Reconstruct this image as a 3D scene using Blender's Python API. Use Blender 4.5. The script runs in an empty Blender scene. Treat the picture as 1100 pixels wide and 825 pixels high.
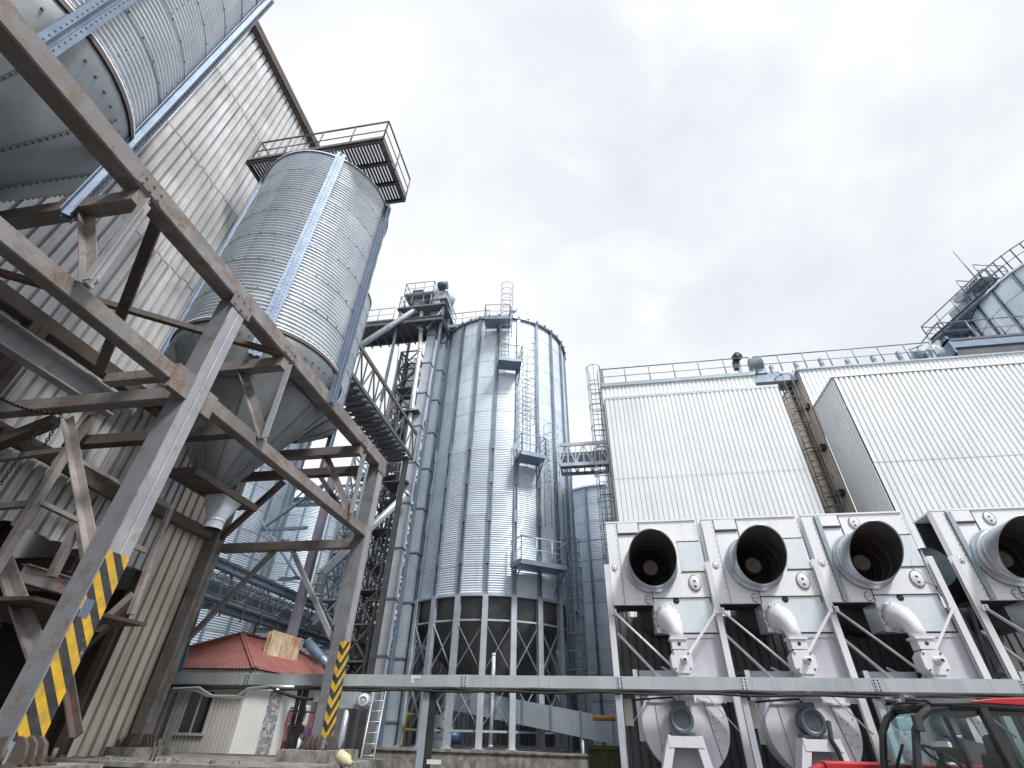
import bpy, math, random
from mathutils import Vector, Matrix
random.seed(7)
PI = math.pi
scene = bpy.context.scene
COL = scene.collection

# ------------------------------------------------------------------ camera
F, TH, YAW, ROLL = 513.948, 0.628877, 0.179699, 0.0249325
CAM = Vector((0, 0, 2.0))
_fw = Vector((-math.sin(YAW)*math.cos(TH), math.cos(YAW)*math.cos(TH), math.sin(TH)))
_r0 = Vector((math.cos(YAW), math.sin(YAW), 0))
_u0 = _r0.cross(_fw)
_r = _r0*math.cos(ROLL) + _u0*math.sin(ROLL)
_u = _u0*math.cos(ROLL) - _r0*math.sin(ROLL)
cd = bpy.data.cameras.new('camera')
cam = bpy.data.objects.new('camera', cd)
COL.objects.link(cam)
cam.matrix_world = Matrix(((_r.x, _u.x, -_fw.x, CAM.x), (_r.y, _u.y, -_fw.y, CAM.y), (_r.z, _u.z, -_fw.z, CAM.z), (0, 0, 0, 1)))
cd.sensor_width = 36
cd.lens = F/1100*36
cd.clip_start = .05
cd.clip_end = 3000
scene.camera = cam

def ray(x, y):
    return _r*(x-550) - _u*(y-412.5) + _fw*F
def P(x, y, X=None, Y=None, Z=None, D=None):
    """surveyed point of the photograph on a known wall plane of the yard"""
    d = ray(x, y)
    if X is not None: t = X/d.x
    elif Y is not None: t = Y/d.y
    elif Z is not None: t = (Z-2)/d.z
    else: t = D/math.hypot(d.x, d.y)
    return CAM + d*t

# ------------------------------------------------------------------ mesh builder
V3 = Vector
class MB:
    def __init__(s): s.v = []; s.f = []; s.m = []; s.s = []; s.t = []
    def face(s, idx, m=0, sm=False, t=.5):
        s.f.append(idx); s.m.append(m); s.s.append(sm); s.t.append(t)
    def quad(s, a, b, c, d, m=0, t=.5):
        n = len(s.v); s.v += [V3(a), V3(b), V3(c), V3(d)]; s.face((n, n+1, n+2, n+3), m, False, t)
    def box(s, c, size, rz=0, m=0, t=.5):
        c = V3(c); hx, hy, hz = size[0]/2, size[1]/2, size[2]/2
        R = Matrix.Rotation(rz, 3, 'Z')
        n = len(s.v)
        for k in range(8):
            s.v.append(c + R @ V3((hx*(1 if k & 1 else -1), hy*(1 if k & 2 else -1), hz*(1 if k & 4 else -1))))
        for q in ((0,2,3,1), (4,5,7,6), (0,1,5,4), (2,6,7,3), (0,4,6,2), (1,3,7,5)):
            s.face(tuple(n+i for i in q), m, False, t)
        return s
    def bb(s, x0, x1, y0, y1, z0, z1, m=0, t=.5):
        return s.box(((x0+x1)/2, (y0+y1)/2, (z0+z1)/2), (abs(x1-x0), abs(y1-y0), abs(z1-z0)), 0, m, t)
    def frame(s, p0, p1, up=None):
        p0 = V3(p0); p1 = V3(p1); a = (p1-p0).normalized()
        if up is None: up = V3((0,0,1)) if abs(a.z) < .95 else V3((0,1,0))
        up = V3(up)
        x = a.cross(up).normalized(); y = x.cross(a).normalized()
        return p0, p1, x, y
    def prism(s, poly, p0, p1, x, y, m=0, t=.5, sm=False):
        n = len(s.v); k = len(poly)
        for p in (p0, p1):
            for (a, b) in poly: s.v.append(p + x*a + y*b)
        for i in range(k):
            j = (i+1) % k
            s.face((n+i, n+j, n+k+j, n+k+i), m, sm, t)
        s.face(tuple(n+i for i in range(k-1, -1, -1)), m, False, t)
        s.face(tuple(n+k+i for i in range(k)), m, False, t)
    def beam(s, p0, p1, w, h=None, prof='box', up=None, m=0, t=.5, th=None):
        """steel section from p0 to p1: w across, h along up"""
        h = h or w
        p0, p1, x, y = s.frame(p0, p1, up)
        a, b = w/2, h/2; th = th or min(w, h)*.12
        if prof == 'box': R = [[(-a,-b), (a,-b), (a,b), (-a,b)]]
        elif prof == 'bev':
            c = min(a, b)*.14
            R = [[(-a+c,-b), (a-c,-b), (a,-b+c), (a,b-c), (a-c,b), (-a+c,b), (-a,b-c), (-a,-b+c)]]
        elif prof == 'I': R = [[(-a,-b), (a,-b), (a,-b+th), (th/2,-b+th), (th/2,b-th), (a,b-th), (a,b), (-a,b), (-a,b-th), (-th/2,b-th), (-th/2,-b+th), (-a,-b+th)]]
        elif prof == 'C': R = [[(-a,-b), (a,-b), (a,-b+th), (-a+th,-b+th), (-a+th,b-th), (a,b-th), (a,b), (-a,b)]]
        elif prof == 'D': R = [[(a,-b), (-a,-b), (-a,-b+th), (a-th,-b+th), (a-th,b-th), (-a,b-th), (-a,b), (a,b)][::-1]]
        elif prof == 'L': R = [[(-a,-b), (a,-b), (a,-b+th), (-a+th,-b+th), (-a+th,b), (-a,b)]]
        for q in R: s.prism(q, p0, p1, x, y, m, t)
        return s
    def tube(s, pts, r, n=8, m=0, cap=True, t=.5):
        pts = [V3(p) for p in pts]; rs = r if isinstance(r, (list, tuple)) else [r]*len(pts)
        base = len(s.v); prev = None
        for i, p in enumerate(pts):
            a = (pts[min(i+1, len(pts)-1)] - pts[max(i-1, 0)])
            a = a.normalized() if a.length > 1e-9 else V3((0,0,1))
            if prev is None:
                ref = V3((0,0,1)) if abs(a.z) < .9 else V3((1,0,0))
                x = a.cross(ref).normalized()
            else:
                x = (prev - a*prev.dot(a)); x = x.normalized() if x.length > 1e-6 else a.orthogonal().normalized()
            prev = x; y = a.cross(x)
            for k in range(n):
                th = 2*PI*k/n
                s.v.append(p + (x*math.cos(th) + y*math.sin(th))*rs[i])
        for i in range(len(pts)-1):
            for k in range(n):
                j = (k+1) % n
                s.face((base+i*n+k, base+i*n+j, base+(i+1)*n+j, base+(i+1)*n+k), m, True, t)
        if cap:
            s.face(tuple(base+k for k in range(n-1, -1, -1)), m, False, t)
            s.face(tuple(base+(len(pts)-1)*n+k for k in range(n)), m, False, t)
        return s
    def lathe(s, prof, n=48, c=(0,0,0), ax=(0,0,1), m=0, sm=True, a0=0, a1=2*PI, tone=None, skew=None):
        """prof: (radius, height) pairs turned about ax through c"""
        c = V3(c); ax = V3(ax).normalized()
        x = ax.cross(V3((0,0,1)) if abs(ax.z) < .9 else V3((0,1,0))).normalized() if abs(ax.z) < .9 else V3((1,0,0))
        y = ax.cross(x)
        full = abs(a1-a0-2*PI) < 1e-6; cols = n if full else n+1
        b = len(s.v)
        for i, (r, h) in enumerate(prof):
            for k in range(cols):
                th = a0+(a1-a0)*k/n
                q = c + (x*math.cos(th) + y*math.sin(th))*r + ax*h
                if skew: q = skew(i, q)
                s.v.append(q)
        for i in range(len(prof)-1):
            for k in range(n):
                j = (k+1) % cols
                s.face((b+i*cols+k, b+i*cols+j, b+(i+1)*cols+j, b+(i+1)*cols+k), m, sm, tone(i, k) if tone else .5)
        return s
    def ring(s, c, R, r, n=48, k=6, a0=0, a1=2*PI, m=0):
        pts = [V3(c)+V3((R*math.cos(a0+(a1-a0)*i/n), R*math.sin(a0+(a1-a0)*i/n), 0)) for i in range(n+1)]
        return s.tube(pts, r, k, m, abs(a1-a0-2*PI) > 1e-6)
    def build(s, name, mat, parent=None, label=None, bevel=0):
        me = bpy.data.meshes.new(name)
        o0 = V3(parent['_o']) if parent is not None else V3((0,0,0))
        me.from_pydata([tuple(p-o0) for p in s.v], [], s.f)
        mats = mat if isinstance(mat, (list, tuple)) else [mat]
        for q in mats: me.materials.append(q)
        me.polygons.foreach_set('material_index', s.m)
        me.polygons.foreach_set('use_smooth', s.s)
        at = me.attributes.new('tone', 'FLOAT', 'FACE'); at.data.foreach_set('value', s.t)
        me.update()
        o = bpy.data.objects.new(name, me); COL.objects.link(o)
        o['_o'] = tuple(o0)
        if parent is not None: o.parent = parent
        if label: o['label'] = label
        if bevel:
            b = o.modifiers.new('bevel', 'BEVEL'); b.width = bevel; b.segments = 2; b.limit_method = 'ANGLE'; b.angle_limit = .7
        return o

def tag(o, label, cat, group=None):
    o['label'] = label; o['category'] = cat; o['kind'] = 'thing'
    if group: o['group'] = group
    return o
def thing(name, label, cat, o=(0,0,0), group=None):
    e = bpy.data.objects.new(name, None); COL.objects.link(e)
    e.location = o; e['_o'] = tuple(o); e.empty_display_size = .2
    return tag(e, label, cat, group)
def structure(o): o['kind'] = 'structure'; return o

# ------------------------------------------------------------------ materials
def nd(nt, typ, **k):
    n = nt.nodes.new(typ)
    for a, b in k.items(): setattr(n, a, b)
    return n
def mk(name, c1, c2, rough=.6, metal=0., scale=2.5, tone=0., rust=0., rustc=(.16,.065,.03), rscale=2.2, streak=0., streakc=(.03,.028,.025),
       bump=.0, bscale=60, spangle=0., rvar=.12, grime=0., sxy=7.):
    """weathered surface: two base tones, per-face tone (sheets, painted groove shade), rust patches, rain streaks, fine bump"""
    m = bpy.data.materials.new(name); m.use_nodes = True
    nt = m.node_tree; L = nt.links.new
    bs = nt.nodes['Principled BSDF']
    tc = nd(nt, 'ShaderNodeTexCoord'); oi = nd(nt, 'ShaderNodeObjectInfo')
    add = nd(nt, 'ShaderNodeVectorMath', operation='ADD')
    sc = nd(nt, 'ShaderNodeVectorMath', operation='SCALE'); sc.inputs[0].default_value = (37, 19, 53)
    L(oi.outputs['Random'], sc.inputs['Scale']); L(tc.outputs['Object'], add.inputs[0]); L(sc.outputs[0], add.inputs[1])
    co = add.outputs[0]
    def noise(s, det=6, vec=co, ro=.6):
        n = nd(nt, 'ShaderNodeTexNoise'); n.inputs['Scale'].default_value = s; n.inputs['Detail'].default_value = det
        n.inputs['Roughness'].default_value = ro; L(vec, n.inputs['Vector']); return n.outputs['Fac']
    def ramp(src, a, b):
        r = nd(nt, 'ShaderNodeMapRange'); r.inputs[1].default_value = a; r.inputs[2].default_value = b; L(src, r.inputs[0]); return r.outputs[0]
    def mix(fac, a, b, typ='MIX'):
        x = nd(nt, 'ShaderNodeMix', data_type='RGBA', blend_type=typ)
        if isinstance(fac, (int, float)): x.inputs[0].default_value = fac
        else: L(fac, x.inputs[0])
        for i, q in ((6, a), (7, b)):
            if isinstance(q, tuple): x.inputs[i].default_value = (*q, 1)
            else: L(q, x.inputs[i])
        return x.outputs[2]
    def mul(a, b):
        x = nd(nt, 'ShaderNodeMath', operation='MULTIPLY')
        for i, q in enumerate((a, b)):
            if isinstance(q, (int, float)): x.inputs[i].default_value = q
            else: L(q, x.inputs[i])
        return x.outputs[0]
    n1 = noise(scale)
    c = mix(ramp(n1, .34, .66), c1, c2)
    if spangle:
        v = nd(nt, 'ShaderNodeTexVoronoi'); v.inputs['Scale'].default_value = 45; L(co, v.inputs['Vector'])
        sp = nd(nt, 'ShaderNodeSeparateColor'); L(v.outputs['Color'], sp.inputs[0])
        g = nd(nt, 'ShaderNodeMapRange'); g.inputs[3].default_value = 1-spangle; g.inputs[4].default_value = 1+spangle; L(sp.outputs[0], g.inputs[0])
        cc = nd(nt, 'ShaderNodeCombineColor'); [L(g.outputs[0], cc.inputs[i]) for i in range(3)]
        c = mix(1., c, cc.outputs[0], 'MULTIPLY')
    if tone:
        a = nd(nt, 'ShaderNodeAttribute', attribute_name='tone')
        g = nd(nt, 'ShaderNodeMapRange'); g.inputs[3].default_value = 1-tone; g.inputs[4].default_value = 1+tone; L(a.outputs['Fac'], g.inputs[0])
        cc = nd(nt, 'ShaderNodeCombineColor'); [L(g.outputs[0], cc.inputs[i]) for i in range(3)]
        c = mix(1., c, cc.outputs[0], 'MULTIPLY')
    if grime:
        c = mix(mul(ramp(noise(.55, 9), .45, .72), grime), c, tuple(x*.45 for x in c1))
    rmask = None
    if streak:
        mp = nd(nt, 'ShaderNodeMapping'); mp.inputs['Scale'].default_value = (sxy, sxy, .22); L(co, mp.inputs['Vector'])
        st = mul(ramp(noise(1., 6, mp.outputs[0], .65), .5, .74), ramp(noise(.35, 3), .36, .6))
        c = mix(mul(st, streak), c, streakc)
    if rust:
        rmask = mul(ramp(noise(rscale, 10, co, .72), .66-rust*.3, .8-rust*.3), ramp(noise(rscale*9, 4), .3, .6))
        c = mix(rmask, c, mix(noise(14), rustc, tuple(min(1, x*1.6) for x in rustc)))
    L(c, bs.inputs['Base Color'])
    rr = nd(nt, 'ShaderNodeMapRange'); rr.inputs[3].default_value = rough-rvar; rr.inputs[4].default_value = min(1, rough+rvar)
    L(noise(scale*2.3, 5), rr.inputs[0]); L(rr.outputs[0], bs.inputs['Roughness'])
    if rmask is not None and metal:
        s2 = nd(nt, 'ShaderNodeMapRange'); s2.inputs[3].default_value = metal; s2.inputs[4].default_value = 0; L(rmask, s2.inputs[0]); L(s2.outputs[0], bs.inputs['Metallic'])
    else: bs.inputs['Metallic'].default_value = metal
    if bump:
        b = nd(nt, 'ShaderNodeBump'); b.inputs['Strength'].default_value = bump; b.inputs['Distance'].default_value = .01
        L(noise(bscale, 3), b.inputs['Height']); L(b.outputs[0], bs.inputs['Normal'])
    return m
def stripes(name, expr):
    """yellow and black hazard tape; expr = weights of x, y, z over the period"""
    m = bpy.data.materials.new(name); m.use_nodes = True; nt = m.node_tree; L = nt.links.new; bs = nt.nodes['Principled BSDF']
    tc = nd(nt, 'ShaderNodeTexCoord'); d = nd(nt, 'ShaderNodeVectorMath', operation='DOT_PRODUCT'); d.inputs[1].default_value = expr
    L(tc.outputs['Object'], d.inputs[0])
    fr = nd(nt, 'ShaderNodeMath', operation='FRACT'); L(d.outputs['Value'], fr.inputs[0])
    gt = nd(nt, 'ShaderNodeMath', operation='GREATER_THAN'); gt.inputs[1].default_value = .5; L(fr.outputs[0], gt.inputs[0])
    no = nd(nt, 'ShaderNodeTexNoise'); no.inputs['Scale'].default_value = 9; no.inputs['Detail'].default_value = 8; L(tc.outputs['Object'], no.inputs['Vector'])
    mr = nd(nt, 'ShaderNodeMapRange'); mr.inputs[1].default_value = .3; mr.inputs[2].default_value = .7; L(no.outputs['Fac'], mr.inputs[0])
    def mx(f, a, b):
        x = nd(nt, 'ShaderNodeMix', data_type='RGBA')
        L(f, x.inputs[0])
        for i, q in ((6, a), (7, b)):
            if isinstance(q, tuple): x.inputs[i].default_value = (*q, 1)
            else: L(q, x.inputs[i])
        return x.outputs[2]
    y = mx(mr.outputs[0], (.76,.47,.03), (.46,.29,.05)); k = mx(mr.outputs[0], (.03,.03,.034), (.06,.06,.065))
    c = mx(gt.outputs[0], y, k)
    sp = nd(nt, 'ShaderNodeMapRange'); sp.inputs[1].default_value = .62; sp.inputs[2].default_value = .66
    n2 = nd(nt, 'ShaderNodeTexNoise'); n2.inputs['Scale'].default_value = 11; n2.inputs['Detail'].default_value = 10; n2.inputs['Roughness'].default_value = .75; L(tc.outputs['Object'], n2.inputs['Vector']); L(n2.outputs['Fac'], sp.inputs[0])
    c = mx(sp.outputs[0], c, (.3,.27,.25))
    L(c, bs.inputs['Base Color']); bs.inputs['Roughness'].default_value = .5
    return m
def glass(name, tint, gloss=.12):
    m = bpy.data.materials.new(name); m.use_nodes = True; nt = m.node_tree; nt.nodes.clear(); L = nt.links.new
    o = nd(nt, 'ShaderNodeOutputMaterial'); t = nd(nt, 'ShaderNodeBsdfTransparent'); t.inputs[0].default_value = (*tint, 1)
    g = nd(nt, 'ShaderNodeBsdfGlossy'); g.inputs['Roughness'].default_value = .03; g.inputs[0].default_value = (.9,.95,.95,1)
    lw = nd(nt, 'ShaderNodeFresnel'); lw.inputs['IOR'].default_value = 1.5
    ad = nd(nt, 'ShaderNodeMath', operation='ADD'); ad.inputs[1].default_value = gloss; L(lw.outputs[0], ad.inputs[0])
    mx = nd(nt, 'ShaderNodeMixShader'); L(ad.outputs[0], mx.inputs[0]); L(t.outputs[0], mx.inputs[1]); L(g.outputs[0], mx.inputs[2]); L(mx.outputs[0], o.inputs[0])
    return m

GALV = mk('galvanised sheet', (.70,.79,.89), (.80,.875,.95), .43, .2, 1.2, tone=.08, streak=.25, streakc=(.2,.21,.22), sxy=3, spangle=.06)
GALVS = mk('old silo sheet', (.64,.70,.765), (.78,.835,.89), .42, .22, 1.6, tone=.08, streak=.4, streakc=(.16,.15,.14), sxy=4, spangle=.06, rust=.06)
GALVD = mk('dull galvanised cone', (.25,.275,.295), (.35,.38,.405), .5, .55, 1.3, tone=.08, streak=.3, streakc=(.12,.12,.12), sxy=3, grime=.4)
BLUEG = mk('blue grey galvanised channel', (.15,.205,.285), (.22,.28,.37), .45, .4, 3, spangle=.05, rust=.03)
STIFF = mk('silo stiffener steel', (.18,.23,.295), (.27,.325,.395), .45, .6, 2, spangle=.05)
LEGG = mk('silo leg galvanised', (.44,.49,.55), (.60,.64,.69), .45, .4, 2, spangle=.06, streak=.35, streakc=(.14,.14,.15))
FRAME = mk('weathered brown grey steel', (.20,.192,.192), (.33,.318,.315), .58, .15, 2.2, rustc=(.135,.08,.05), rust=.66, rscale=3.4, bump=.3, bscale=70, grime=.6, streak=.35, streakc=(.10,.06,.04))
FRAMEL = mk('worn grey steel column', (.42,.42,.435), (.31,.325,.355), .55, .2, 2.6, rust=.36, rscale=5, rustc=(.15,.085,.05), bump=.25, grime=.35)
FRAMED = mk('dark oxidised steel', (.075,.062,.055), (.12,.10,.09), .7, .1, 2.5, rust=.45, rscale=2, bump=.2)
PALES = mk('faded pinkish paint on steel', (.36,.33,.32), (.27,.24,.23), .65, .05, 4, rust=.45, rscale=4, bump=.2)
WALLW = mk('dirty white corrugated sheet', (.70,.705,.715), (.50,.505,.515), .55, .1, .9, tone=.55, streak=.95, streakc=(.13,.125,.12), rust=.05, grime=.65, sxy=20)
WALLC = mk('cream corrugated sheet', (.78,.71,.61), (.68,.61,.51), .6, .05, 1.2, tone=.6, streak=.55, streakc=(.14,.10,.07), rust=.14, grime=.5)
WALLN = mk('clean white trapezoid sheet', (.86,.88,.90), (.82,.84,.86), .5, .05, .6, tone=.08, streak=.35, streakc=(.5,.5,.51), sxy=9, grime=.15)
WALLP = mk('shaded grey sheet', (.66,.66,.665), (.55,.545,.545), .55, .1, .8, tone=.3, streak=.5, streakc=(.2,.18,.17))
DRYW = mk('white galvanised casing', (.86,.88,.90), (.90,.91,.93), .34, .08, 1.1, tone=.06, streak=.32, streakc=(.42,.42,.44), spangle=.03, grime=.14, sxy=6, rust=.04)
DRYG = mk('light galvanised casing', (.66,.73,.76), (.75,.80,.83), .34, .35, 1.1, tone=.05, streak=.2, streakc=(.3,.32,.34), spangle=.05)
LILAC = mk('lilac grey paint', (.56,.545,.60), (.63,.615,.67), .5, .1, .8, streak=.3, streakc=(.22,.21,.22), grime=.2)
LILACL = mk('pale lilac paint', (.72,.715,.78), (.80,.79,.85), .48, .1, 1., streak=.3, streakc=(.3,.29,.3), rust=.03, grime=.2)
WHITEP = mk('white painted steel', (.80,.80,.83), (.73,.73,.76), .45, .15, 2, streak=.3, streakc=(.3,.27,.25), rust=.05)
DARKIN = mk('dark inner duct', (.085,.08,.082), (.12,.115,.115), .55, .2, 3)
HUB = mk('tan fan hub', (.20,.165,.14), (.15,.125,.105), .55, .2, 5)
DUCT = mk('fan duct galvanised', (.46,.52,.58), (.60,.65,.69), .33, .75, 1.5, spangle=.06)
BLACK = mk('black steel', (.02,.02,.022), (.04,.04,.042), .55, .1, 4)
RUBBER = mk('black rubber', (.018,.018,.02), (.035,.035,.037), .8, 0, 6)
DGREY = mk('dark grey steel', (.07,.075,.085), (.11,.115,.125), .55, .3, 3, rust=.1)
RAIL = mk('railing steel', (.20,.225,.26), (.28,.30,.33), .5, .5, 3)
RAILB = mk('brown grey railing', (.17,.15,.15), (.25,.225,.22), .6, .3, 4, rust=.3)
LATT = mk('dark lattice steel', (.11,.112,.12), (.175,.178,.185), .6, .3, 3, rust=.2)
BEAMG = mk('grey blue pipe rack steel', (.32,.39,.44), (.41,.47,.51), .5, .3, 1.4, streak=.3, streakc=(.14,.15,.16), rust=.05, grime=.25)
CONC = mk('old stained concrete', (.34,.325,.30), (.13,.12,.105), .9, 0, 4.5, streak=.95, streakc=(.03,.028,.022), bump=.8, bscale=22, grime=.7, sxy=4)
GROUND = mk('worn yard concrete', (.105,.10,.095), (.07,.068,.065), .9, 0, .5, bump=.5, bscale=14, grime=.6)
ROOFR = mk('red metal roof', (.255,.085,.075), (.33,.13,.115), .5, .05, 1.5, streak=.8, streakc=(.10,.05,.045), rust=.15, grime=.35)
RUSTY = mk('rust stained cream sheet', (.66,.6,.48), (.55,.42,.25), .7, 0, 2, tone=.5, rust=.7, rustc=(.28,.11,.03), streak=.8, streakc=(.3,.12,.04), sxy=9)
BEIGE = mk('beige corrugated sheet', (.52,.50,.46), (.44,.42,.39), .6, 0, 1.5, tone=.4, streak=.5, streakc=(.14,.13,.12))
WHITES = mk('white siding', (.72,.72,.70), (.66,.655,.64), .5, 0, 1, streak=.25, streakc=(.35,.32,.28))
WINF = mk('grey window frame', (.48,.48,.48), (.42,.42,.42), .5, 0, 3)
PANE = mk('dark window glass', (.012,.014,.017), (.02,.022,.025), .08, 0, 2, rvar=.03)
AC = mk('white plastic housing', (.68,.69,.69), (.6,.61,.6), .45, 0, 3)
MOTOR = mk('grey blue motor paint', (.085,.115,.145), (.12,.15,.18), .45, .3, 4)
CREAMB = mk('cream junction box', (.58,.56,.47), (.52,.5,.42), .5, 0, 4)
ORANGE = mk('orange pipe paint', (.45,.22,.03), (.38,.18,.03), .5, 0, 4)
RED = mk('red machine paint', (.52,.03,.04), (.45,.03,.035), .32, .05, 2, grime=.15)
CABB = mk('cab black plastic', (.025,.025,.028), (.045,.045,.048), .42, 0, 4)
REDM = mk('dark red painted steel', (.22,.02,.03), (.16,.02,.025), .5, .1, 5)
PURPLE = mk('dark purple cloth', (.06,.02,.08), (.09,.03,.11), .9, 0, 6)
BAGW = mk('white plastic bag', (.72,.74,.78), (.6,.62,.68), .4, 0, 6)
YELLOWISH = mk('cream plastic canister', (.62,.56,.38), (.52,.46,.3), .5, 0, 6)
TEAL = mk('dashboard grey', (.06,.06,.06), (.1,.1,.1), .5, 0, 6)
BROWN = mk('brown box', (.16,.12,.07), (.11,.085,.05), .6, 0, 6)
LAMPM = mk('lamp reflector', (.7,.72,.75), (.6,.62,.66), .15, .8, 6)
ALU = mk('bright aluminium', (.66,.67,.68), (.74,.75,.76), .32, .7, 3)
GREENM = mk('mossy board', (.10,.10,.035), (.07,.065,.03), .8, 0, 4)
GALVB = mk('bluish silo sheet', (.40,.48,.57), (.50,.58,.66), .4, .25, 1.2, tone=.1, streak=.3, streakc=(.2,.22,.25), sxy=3, spangle=.05)
COLSHADE = mk('blue grey shade side of column', (.19,.20,.225), (.25,.26,.28), .55, .2, 2.4, rust=.5, rscale=3.5, rustc=(.12,.07,.05), bump=.2)  # bluish sky reflection and shade of the column side, put into colour
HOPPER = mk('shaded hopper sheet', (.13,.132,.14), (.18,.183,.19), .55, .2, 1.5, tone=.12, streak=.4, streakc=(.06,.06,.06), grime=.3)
RACK = mk('light grey rack steel', (.42,.465,.495), (.50,.54,.565), .5, .2, 1.4, streak=.45, streakc=(.16,.16,.165), rust=.12, grime=.3)
REAR = mk('dark rear sheeting', (.16,.16,.165), (.10,.10,.105), .6, .1, 1, tone=.4, streak=.5)  # recess shadow behind the dryers, put into a dark sheet colour
TAPE1 = stripes('hazard tape', (0, 1.12/.27, 1/.27))
TAPE2 = stripes('hazard tape narrow', (4., -4., 1/.27))
GLASSG = glass('green tinted cab glass', (.90,.985,.98), .015)
GLASSW = glass('teal windscreen glass', (.58,.88,.87), .05)
GLASSD = glass('dark tinted cab glass', (.30,.42,.40), .05)
def mosaic():
    m = mk('grey mosaic tiles', (.3,.32,.35), (.45,.46,.48), .35, 0, 4)
    nt = m.node_tree; L = nt.links.new; bs = nt.nodes['Principled BSDF']
    tc = nd(nt, 'ShaderNodeTexCoord'); mp = nd(nt, 'ShaderNodeMapping'); mp.inputs['Rotation'].default_value = (0, PI/2, 0)
    sx = nd(nt, 'ShaderNodeSeparateXYZ'); cx = nd(nt, 'ShaderNodeCombineXYZ'); L(tc.outputs['Object'], sx.inputs[0]); L(sx.outputs['Y'], cx.inputs[0]); L(sx.outputs['Z'], cx.inputs[1])
    b = nd(nt, 'ShaderNodeTexBrick'); b.inputs['Scale'].default_value = 1; b.inputs['Brick Width'].default_value = .17; b.inputs['Row Height'].default_value = .085
    b.inputs['Mortar Size'].default_value = .008; b.inputs['Color1'].default_value = (.16,.18,.21,1); b.inputs['Color2'].default_value = (.55,.57,.6,1); b.inputs['Mortar'].default_value = (.3,.3,.3,1)
    L(cx.outputs[0], b.inputs['Vector']); L(b.outputs['Color'], bs.inputs['Base Color'])
    return m
MOSAIC = mosaic()

# ------------------------------------------------------------------ world, sun
SUN_EL, SUN_AZ = math.radians(52), math.radians(132)      # azimuth clockwise from +Y: behind the camera, to the right
w = bpy.data.worlds.new('World'); scene.world = w; w.use_nodes = True
nt = w.node_tree; L = nt.links.new
bg = nt.nodes['Background']
sky = nd(nt, 'ShaderNodeTexSky', sky_type='NISHITA'); sky.sun_disc = False; sky.sun_elevation = SUN_EL; sky.sun_rotation = SUN_AZ
tc = nd(nt, 'ShaderNodeTexCoord')
mp = nd(nt, 'ShaderNodeMapping'); mp.inputs['Scale'].default_value = (1, 1, 1.7); mp.inputs['Location'].default_value = (3.1, 1.7, .4); L(tc.outputs['Generated'], mp.inputs['Vector'])
def wn(scale, det, ro=.55):
    n = nd(nt, 'ShaderNodeTexNoise'); n.inputs['Scale'].default_value = scale; n.inputs['Detail'].default_value = det; n.inputs['Roughness'].default_value = ro
    n.inputs['Distortion'].default_value = .25
    L(mp.outputs[0], n.inputs['Vector']); return n.outputs['Fac']
def wr(src, a, b, c=0., d=1.):
    r = nd(nt, 'ShaderNodeMapRange', interpolation_type='SMOOTHSTEP'); r.inputs[1].default_value = a; r.inputs[2].default_value = b; r.inputs[3].default_value = c; r.inputs[4].default_value = d
    L(src, r.inputs[0]); return r.outputs[0]
def wmix(f, a, b):
    x = nd(nt, 'ShaderNodeMix', data_type='RGBA')
    if isinstance(f, float): x.inputs[0].default_value = f
    else: L(f, x.inputs[0])
    for i, q in ((6, a), (7, b)):
        if isinstance(q, tuple): x.inputs[i].default_value = (*q, 1)
        else: L(q, x.inputs[i])
    return x.outputs[2]
cloud = wmix(wr(wn(1.5, 9), .36, .64), (.85,.89,.95), (1.05,1.065,1.09))
cloud = wmix(wr(wn(4.2, 7), .5, .75, 0., .55), cloud, (1.10,1.11,1.13))
skys = nd(nt, 'ShaderNodeVectorMath', operation='SCALE'); skys.inputs['Scale'].default_value = .1; L(sky.outputs[0], skys.inputs[0])
cover = wr(wn(2.3, 6), .3, .55, .9, 1.)
sz = nd(nt, 'ShaderNodeSeparateXYZ'); L(tc.outputs['Generated'], sz.inputs[0])
hz = wr(sz.outputs['Z'], .0, .26, .5, 1.)                    # an overcast sky is darker toward the horizon
dim = nd(nt, 'ShaderNodeVectorMath', operation='SCALE'); L(wmix(cover, skys.outputs[0], cloud), dim.inputs[0]); L(hz, dim.inputs['Scale'])
L(dim.outputs[0], bg.inputs['Color']); bg.inputs['Strength'].default_value = 1.0
sl = bpy.data.lights.new('sun', 'SUN'); so = bpy.data.objects.new('sun', sl); COL.objects.link(so)
sl.energy = 3.8; sl.angle = math.radians(11); sl.color = (1, .98, .955)
sd = V3((math.sin(SUN_AZ)*math.cos(SUN_EL), math.cos(SUN_AZ)*math.cos(SUN_EL), math.sin(SUN_EL)))
so.rotation_euler = sd.to_track_quat('Z', 'Y').to_euler(); so.location = sd*60
scene.view_settings.view_transform = 'Standard'; scene.view_settings.look = 'None'; scene.view_settings.exposure = 0; scene.view_settings.gamma = 1
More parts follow.
